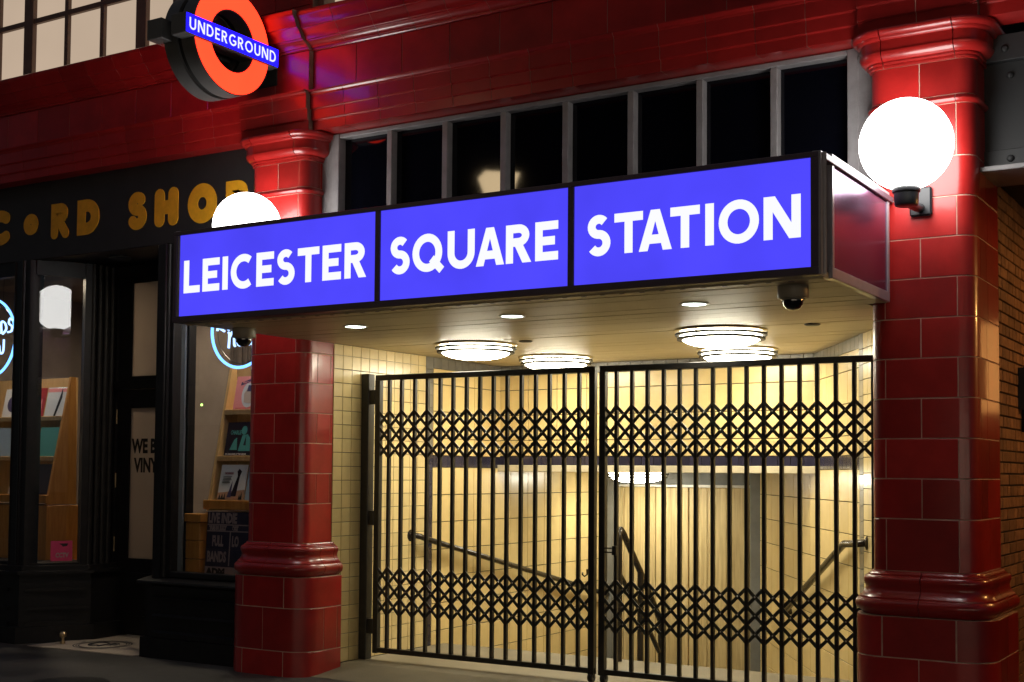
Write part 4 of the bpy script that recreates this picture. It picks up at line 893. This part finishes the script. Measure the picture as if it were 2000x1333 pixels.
LS = [('sleeve_white', 'grey white sleeve with dark stripe at the end of the top left rack shelf', -11.03, 2.13, (('b', .0, .31, .26, .30, 'sleeve_pink'), ('p', [(.14, 0), (.17, .0), (.23, .2), (.22, .31)], 'ink_black'))),
      ('sleeve_red', 'red and white record sleeve on the top shelf of the left rack', -11.36, 2.13, (('p', [(0, 0), (.2, 0), (.14, .12), (.16, .2), (.06, .22), (0, .16)], 'paper_white'), ('o', .12, .23, .04, .05, 'ink_black'), ('p', [(.22, .02), (.28, .02), (.26, .2)], 'sleeve_pink'))),
      ('paper_white', 'pale record sleeve at the left end of the top rack shelf', -11.70, 2.13, (('o', .15, .15, .09, .09, 'sleeve_navy'),)),
      ('sleeve_teal', 'teal record sleeve at the end of the middle left rack shelf', -11.03, 1.72, ()),
      ('sleeve_red', 'dark red record sleeve with small lettering, middle shelf of the left rack', -11.36, 1.72, (('t', 'MANSTER', .06, .19, .03, 'sleeve_tan', .9), ('o', .2, .1, .04, .03, 'sleeve_pink'))),
      ('sleeve_blue', 'blue record sleeve beside the dark red one on the left rack', -11.70, 1.72, ()),
      ('sleeve_dark', 'black record sleeve with pale grass picture on the bottom left rack shelf', -11.36, 1.345, (('p', [(0, 0), (.31, 0), (.31, .09), (.27, .07), (.2, .1), (.15, .06), (.1, .09), (.05, .05), (0, .08)], 'sleeve_tan'),)),
      ('sleeve_dark', 'plain black record sleeve at the end of the bottom left rack shelf', -11.03, 1.345, ())]
for m, lb, x, z, deco in LS: sleeve(x, z, fyL, .31, m, lb, dy=.015, deco=deco)
# poster, box, sticker
PO = thing('gig_poster', 'dark gig poster reading LIVE INDIE and FULL BANDS behind right shop glass', 'poster', (-8.0, 8.24, .69))
pfx = lambda u, v, d=0: (-8.17+u, 8.235+v*.06-d, .675+v)
def pslab(u0, u1, v0, v1, d0, d1):
    mb = MB(); vs = [pfx(u, v, d) for d in (d0, d1) for u, v in ((u0, v0), (u1, v0), (u1, v1), (u0, v1))]
    return mb.add(vs, [(0,1,2,3), (4,5,6,7), (0,1,5,4), (1,2,6,5), (2,3,7,6), (3,0,4,7)])
obj('sheet', pslab(0, .72, 0, .57, 0, .004), 'poster_dark', PO)
for u0, u1, v0, v1 in ((0, .72, .455, .465), (0, .72, .40, .41), (.27, .282, .11, .40), (0, .72, 0, .10)): obj('print', pslab(u0, u1, v0, v1, .003, .0048), 'poster_pale', PO)
for s_, u, v, sz, sx, m in (('LIVE INDIE', .012, .478, .115, .62, 'poster_pale'), ('TUE 31 JULY', .03, .417, .045, .8, 'poster_pale'), ('SAT', .30, .417, .045, .8, 'poster_pale'), ('FULL', .07, .28, .12, .5, 'poster_pale'), ('BANDS', .018, .145, .12, .58, 'poster_pale'), ('LO', .30, .28, .12, .5, 'poster_pale'), ('ADM', .02, .025, .085, 1.15, 'ink_black')):
    obj('print', text_mb(s_, sz, lambda a, b, u=u, v=v: pfx(u+a, v+b, .0054), .006, sx), m, PO)
mb = MB()
WBx = thing('wooden_box', 'small orange wooden box at the corner of the right shop window', 'box', (-8.29, 8.28, .68))
for k in range(3):
    mb = MB(); mb.cbox(-8.37, -8.20, 8.20, 8.36, .674+.16*k, .83+.16*k, .004); obj('side_board', mb, 'wood_orange', WBx)
mb = MB(); mb.cbox(-8.38, -8.185, 8.19, 8.37, 1.155, 1.225, .004); obj('lid', mb, 'wood_orange', WBx)
ST = thing('cctv_sticker', 'small pink CCTV sticker low on the angled shop window pane', 'sticker', (-10.03, 8.38, .8))
sfx = lambda u, v, d=0: (A.x+dd.x*(.17+u)+nn.x*(.0045+d), A.y+dd.y*(.17+u)+nn.y*(.0045+d), .735+v)
mb = MB(); vs = [sfx(u, v, d) for d in (0, .002) for u, v in ((0, 0), (.2, 0), (.2, .19), (0, .19))]; mb.add(vs, [(0,1,2,3), (4,5,6,7), (0,1,5,4), (1,2,6,5), (2,3,7,6), (3,0,4,7)]); obj('sheet', mb, 'pink', ST)
obj('print', text_mb('CCTV', .06, lambda u, v: sfx(.045+u, .035+v, .0028), .003, .75), 'poster_pale', ST)
mb = MB(); mb.add([sfx(u, v, .0028) for u, v in ((.07, .165), (.16, .165), (.15, .14), (.11, .135), (.1, .15))], [(0,1,2,3,4)]); obj('print', mb, 'ink_black', ST)
# neon signs
def neon(c, r_, label, strokes):
    t = thing('neon_sign', label, 'neon sign', c, 'round neon signs in the shop windows')
    mb = MB(); mb.tube([(c[0]+r_*math.cos(a*math.pi/36), c[1], c[2]+r_*math.sin(a*math.pi/36)) for a in range(72)], .0125, 8, True); obj('ring_tube', mb, 'neon', t, smooth=80)
    for pts in strokes:
        mb = MB(); P = [Vector((c[0]+u*r_, c[1]-.01, c[2]+v*r_)) for u, v in pts]; Q = []
        for i in range(len(P)-1):
            p0, p1, p2, p3 = P[max(i-1, 0)], P[i], P[i+1], P[min(i+2, len(P)-1)]
            for k in range(5):
                s_ = k/5; Q.append(.5*((2*p1)+(p2-p0)*s_+(2*p0-5*p1+4*p2-p3)*s_*s_+(3*p1-p0-3*p2+p3)*s_**3))
        Q.append(P[-1]); mb.tube(Q, .0105, 6); obj('letter_tube', mb, 'neon_text', t, smooth=80)
    mb = MB(); mb.tube([(c[0]+r_*.88*math.cos(a*math.pi/30), c[1]+.03, c[2]+r_*.88*math.sin(a*math.pi/30)) for a in range(60)], .004, 6, True); obj('wire_frame', mb, 'black_plastic', t)
    for a in (45, 135, 225, 315):
        ca, sa = math.cos(R(a)), math.sin(R(a)); mb = MB(); mb.tube([(c[0]+r_*.85*ca, c[1]+.03, c[2]+r_*.85*sa), (c[0]+r_*ca, c[1], c[2]+r_*sa)], .005, 6); obj('standoff', mb, 'glass_thick', t)
    for a in (60, 120):
        ca, sa = math.cos(R(a)), math.sin(R(a)); mb = MB(); mb.tube([(c[0]+r_*ca, c[1], c[2]+r_*sa), (c[0]+r_*ca*1.05, c[1], 3.6)], .002, 4); obj('wire', mb, 'black_plastic', t)
WORD = [[(-.78, .0), (-.74, .3), (-.6, .34), (-.56, .18), (-.76, .12), (-.52, -.02)], [(-.48, .12), (-.32, .2), (-.4, .3), (-.47, .12), (-.36, .02), (-.28, .1)], [(-.08, .25), (-.2, .26), (-.22, .08), (-.06, .08)],
        [(.06, .12), (.02, .24), (.14, .28), (.18, .14), (.08, .1)], [(.24, .1), (.26, .32), (.38, .32), (.36, .2), (.26, .2), (.42, .1)], [(.5, .1), (.48, .38), (.62, .36), (.68, .2), (.54, .08)],
        [(.94, .4), (.82, .46), (.78, .34), (.9, .26), (.88, .14), (.74, .12)]]
NEWW = [[(-.36, -.48), (-.34, -.12), (-.38, -.06)], [(-.34, -.2), (-.24, -.06), (-.18, -.14), (-.16, -.4), (-.12, -.42)], [(.14, -.1), (.02, -.1), (-.04, -.2), (.08, -.24), (-.04, -.32), (.02, -.42), (.2, -.38)], [(.26, -.08), (.27, -.36), (.38, -.4), (.42, -.2), (.46, -.4), (.58, -.36), (.6, -.06)]]
neon((-7.74, 8.165, 2.80), .322, 'round blue white neon sign reading NEW in the right shop window', WORD+NEWW)
neon((-11.06, 8.165, 2.885), .385, 'round blue white neon sign in the left shop window, cut by the photo edge', WORD+NEWW)
mb = MB(); mb.lathe([(0, 0), (.012, -.002), (.012, -.01), (0, -.012)], (-8.62, 8.62, 2.2), 12, 'y'); obj('alarm_light', mb, 'led_green', label='tiny yellow green indicator light inside the right shop window', cat='indicator light', loc=(-8.62, 8.62, 2.2))

# ------------------------------------------------------------------ alley at the right
BW = thing('brick_alley_wall', 'brown brick side wall receding behind the right pillar', 'wall', (-1.9, 9, 0))
mb = MB(); mb.box(-2.2, -1.668, 8.5, 14, 0, 3.5); obj('wall_core', mb, 'mortar', BW)
cnt = 0; mbs = MB()
for k in range(47):
    zc = .037+.0735*k; y = 8.535
    Lb = .112 if k % 2 == 0 else .225
    if k % 2: inst('brick', tile_mesh(.052, .0635, .02, .003, 'brick'), (-1.672, y+.026, zc), BW, R(90), .008); y += .062
    while y < 9.62:
        inst('brick', tile_mesh(Lb-.01, .0635, .02, .003, 'brick'), (-1.672+random.uniform(-.002, .002), y+Lb/2-.005, zc), BW, R(90), .01); y += Lb; cnt += 1
    while y < 13.9:
        mbs.box(-1.672, -1.653, y, y+Lb-.01, zc-.032, zc+.032); y += Lb
o = obj('bricks', mbs, 'brick', BW, kind='stuff')
SB = thing('steel_beam', 'grey riveted steel beam spanning the alley beside the right pillar', 'beam', (-.5, 8.3, 3.43))
mb = MB(); mb.cbox(-1.70, 1.6, 8.02, 8.5, 3.42, 3.45, .004); obj('bottom_flange', mb, 'grey_paint', SB)
mb = MB(); mb.box(-1.72, 1.6, 8.16, 8.2, 3.449, 4.25); obj('web', mb, 'steel_grey', SB)
mb = MB(); mb.cbox(-1.72, 1.6, 8.10, 8.17, 4.10, 4.26, .004); obj('top_angle', mb, 'steel_grey', SB)
mb = MB(); mb.cbox(-1.72, 1.6, 8.14, 8.17, 3.45, 3.57, .004); obj('bottom_angle', mb, 'steel_grey', SB)
for x, y_, z in [(-1.50+.16*i, 8.137, 3.51) for i in range(4)]+[(-1.50+.16*i, 8.155, 4.02) for i in range(4)]+[(-1.52+.16*i, 8.097, 4.17) for i in range(4)]:
    mb = MB(); mb.lathe([(.022, .004), (.021, -.006), (.014, -.014), (0, -.017)], (x, y_, z), 12, 'y'); obj('rivet', mb, 'steel_grey', SB, smooth=50)
mb = MB(); mb.box(-1.75, 1.6, 8.2, 14, 3.46, 3.6); obj('alley_ceiling', mb, 'mortar', kind='structure')
mb = MB(); mb.box(-1.75, 1.6, 13.8, 14, 0, 3.6); obj('alley_end_wall', mb, 'mortar', label='dark end wall of the alley', cat='wall')
mb = MB(); mb.box(.7, 1.6, 7.9, 14, 0, 4.3); obj('alley_side_wall', mb, 'mortar', label='dark side wall across the alley, out of view', cat='wall')
mb = MB(); mb.box(-1.653, -1.57, 9.15, 9.4, 2.05, 2.33); mb.cbox(-1.66, -1.55, 9.17, 9.38, 2.07, 2.31, .01); mb.tube([(-1.63, 9.25, 2.06), (-1.63, 9.25, 1.9)], .02, 8); obj('junction_box', mb, 'ink_black', label='black box fixed on the brick alley wall at the photo edge', cat='junction box')
AL = thing('alley_lamp', 'orange bulkhead lamp on the far side of the alley, out of view', 'wall lamp', (.7, 9.6, 3.0))
mb = MB(); mb.cbox(.64, .7, 9.5, 9.7, 2.85, 3.1, .01); obj('back_plate', mb, 'black_plastic', AL)
mb = MB(); mb.cbox(.56, .645, 9.53, 9.67, 2.85, 2.92, .015); obj('lens', mb, 'sodium', AL)
mb = MB(); mb.cbox(.25, .70, 9.35, 9.85, 2.94, 2.96, .004); obj('hood', mb, 'black_plastic', AL)
AE = thing('alley_end_glow', 'added orange glow panel at the alley end, mirrored on the pillar', 'wall lamp', (-.55, 13.78, 2.7))  # glowing panel added for an orange reflection on the pillar side
mb = MB(); mb.cbox(-.72, -.38, 13.74, 13.8, 2.2, 3.2, .01); obj('back_plate', mb, 'black_plastic', AE)
mb = MB(); mb.cbox(-.68, -.42, 13.69, 13.745, 2.25, 3.15, .01); obj('lens', mb, 'orange_glow_panel', AE)
# ------------------------------------------------------------------ buildings across the road, behind the camera
for bx0, bx1, hh, lb in ((-44, -24.5, 24, 'dark building across the road, farthest left, out of view'), (-24.4, -6, 21, 'dark building across the road behind the street lantern, out of view'), (-5.9, 12, 23, 'building across the road behind the camera with added glowing windows, out of view'), (12.1, 36, 20, 'building across the road at right with added glowing windows, out of view')):
    t = thing('street_building', lb, 'building', ((bx0+bx1)/2, -15, 0), 'buildings across the road')
    mb = MB(); mb.cbox(bx0, bx1, -22, -15, -.13, hh, .05); obj('wall', mb, 'opposite_wall', t)
    mb = MB(); mb.cbox(bx0, bx1, -15.35, -14.999, hh-.6, hh-.2, .05); obj('cornice', mb, 'opposite_wall', t)
    for fl in range(5):
        x = bx0+1.2
        while x < bx1-1.8:
            mb = MB(); mb.cbox(x, x+(1.1 if fl else 2.6), -15.04, -14.98, (1.0 if fl else .5)+3.4*fl, 3.1+3.4*fl, .01); obj('window', mb, 'fill_glow' if fl == 0 and x > -2.5 else 'window_dark', t); x += 2.6 if fl else 3.4  # glowing ground-floor panes are added as frontal fill light
# ------------------------------------------------------------------ street: lantern behind the camera and manhole cover
LP = thing('street_lamp', 'street lantern across the road, seen only as a reflection in the dark panes', 'street lamp', (-11.6, -2.2, 0))
lc = (-11.6, -2.2)
mb = MB(); mb.lathe([(0, 0), (.16, 0), (.15, .5), (.09, .6), (.07, 1), (.055, 5.6), (.04, 5.95), (.1, 6.0), (.12, 6.05), (0, 6.05)], (*lc, 0), 16); obj('post', mb, 'black_iron', LP, smooth=40)
mb = MB(); mb.lathe([(.2, 6.1), (.42, 6.62), (.0, 6.62)], (*lc, 0), 4); obj('glass', mb, 'lantern_glow', LP)
mb = MB(); mb.lathe([(.44, 6.625), (.45, 6.65), (.24, 6.82), (.06, 6.9), (.03, 7.0), (0, 7.02)], (*lc, 0), 4); obj('hood', mb, 'black_iron', LP)
MH = thing('manhole_cover', 'dark iron manhole cover in the pavement at the bottom left', 'manhole cover', (-7.95, 6.68, 0))
mb = MB(); mb.lathe([(0, .004), (.27, .004), (.275, .002), (.3, .003), (.31, -.01)], (-7.95, 6.62, .002), 40); obj('plate', mb, 'iron_cover', MH, smooth=40)
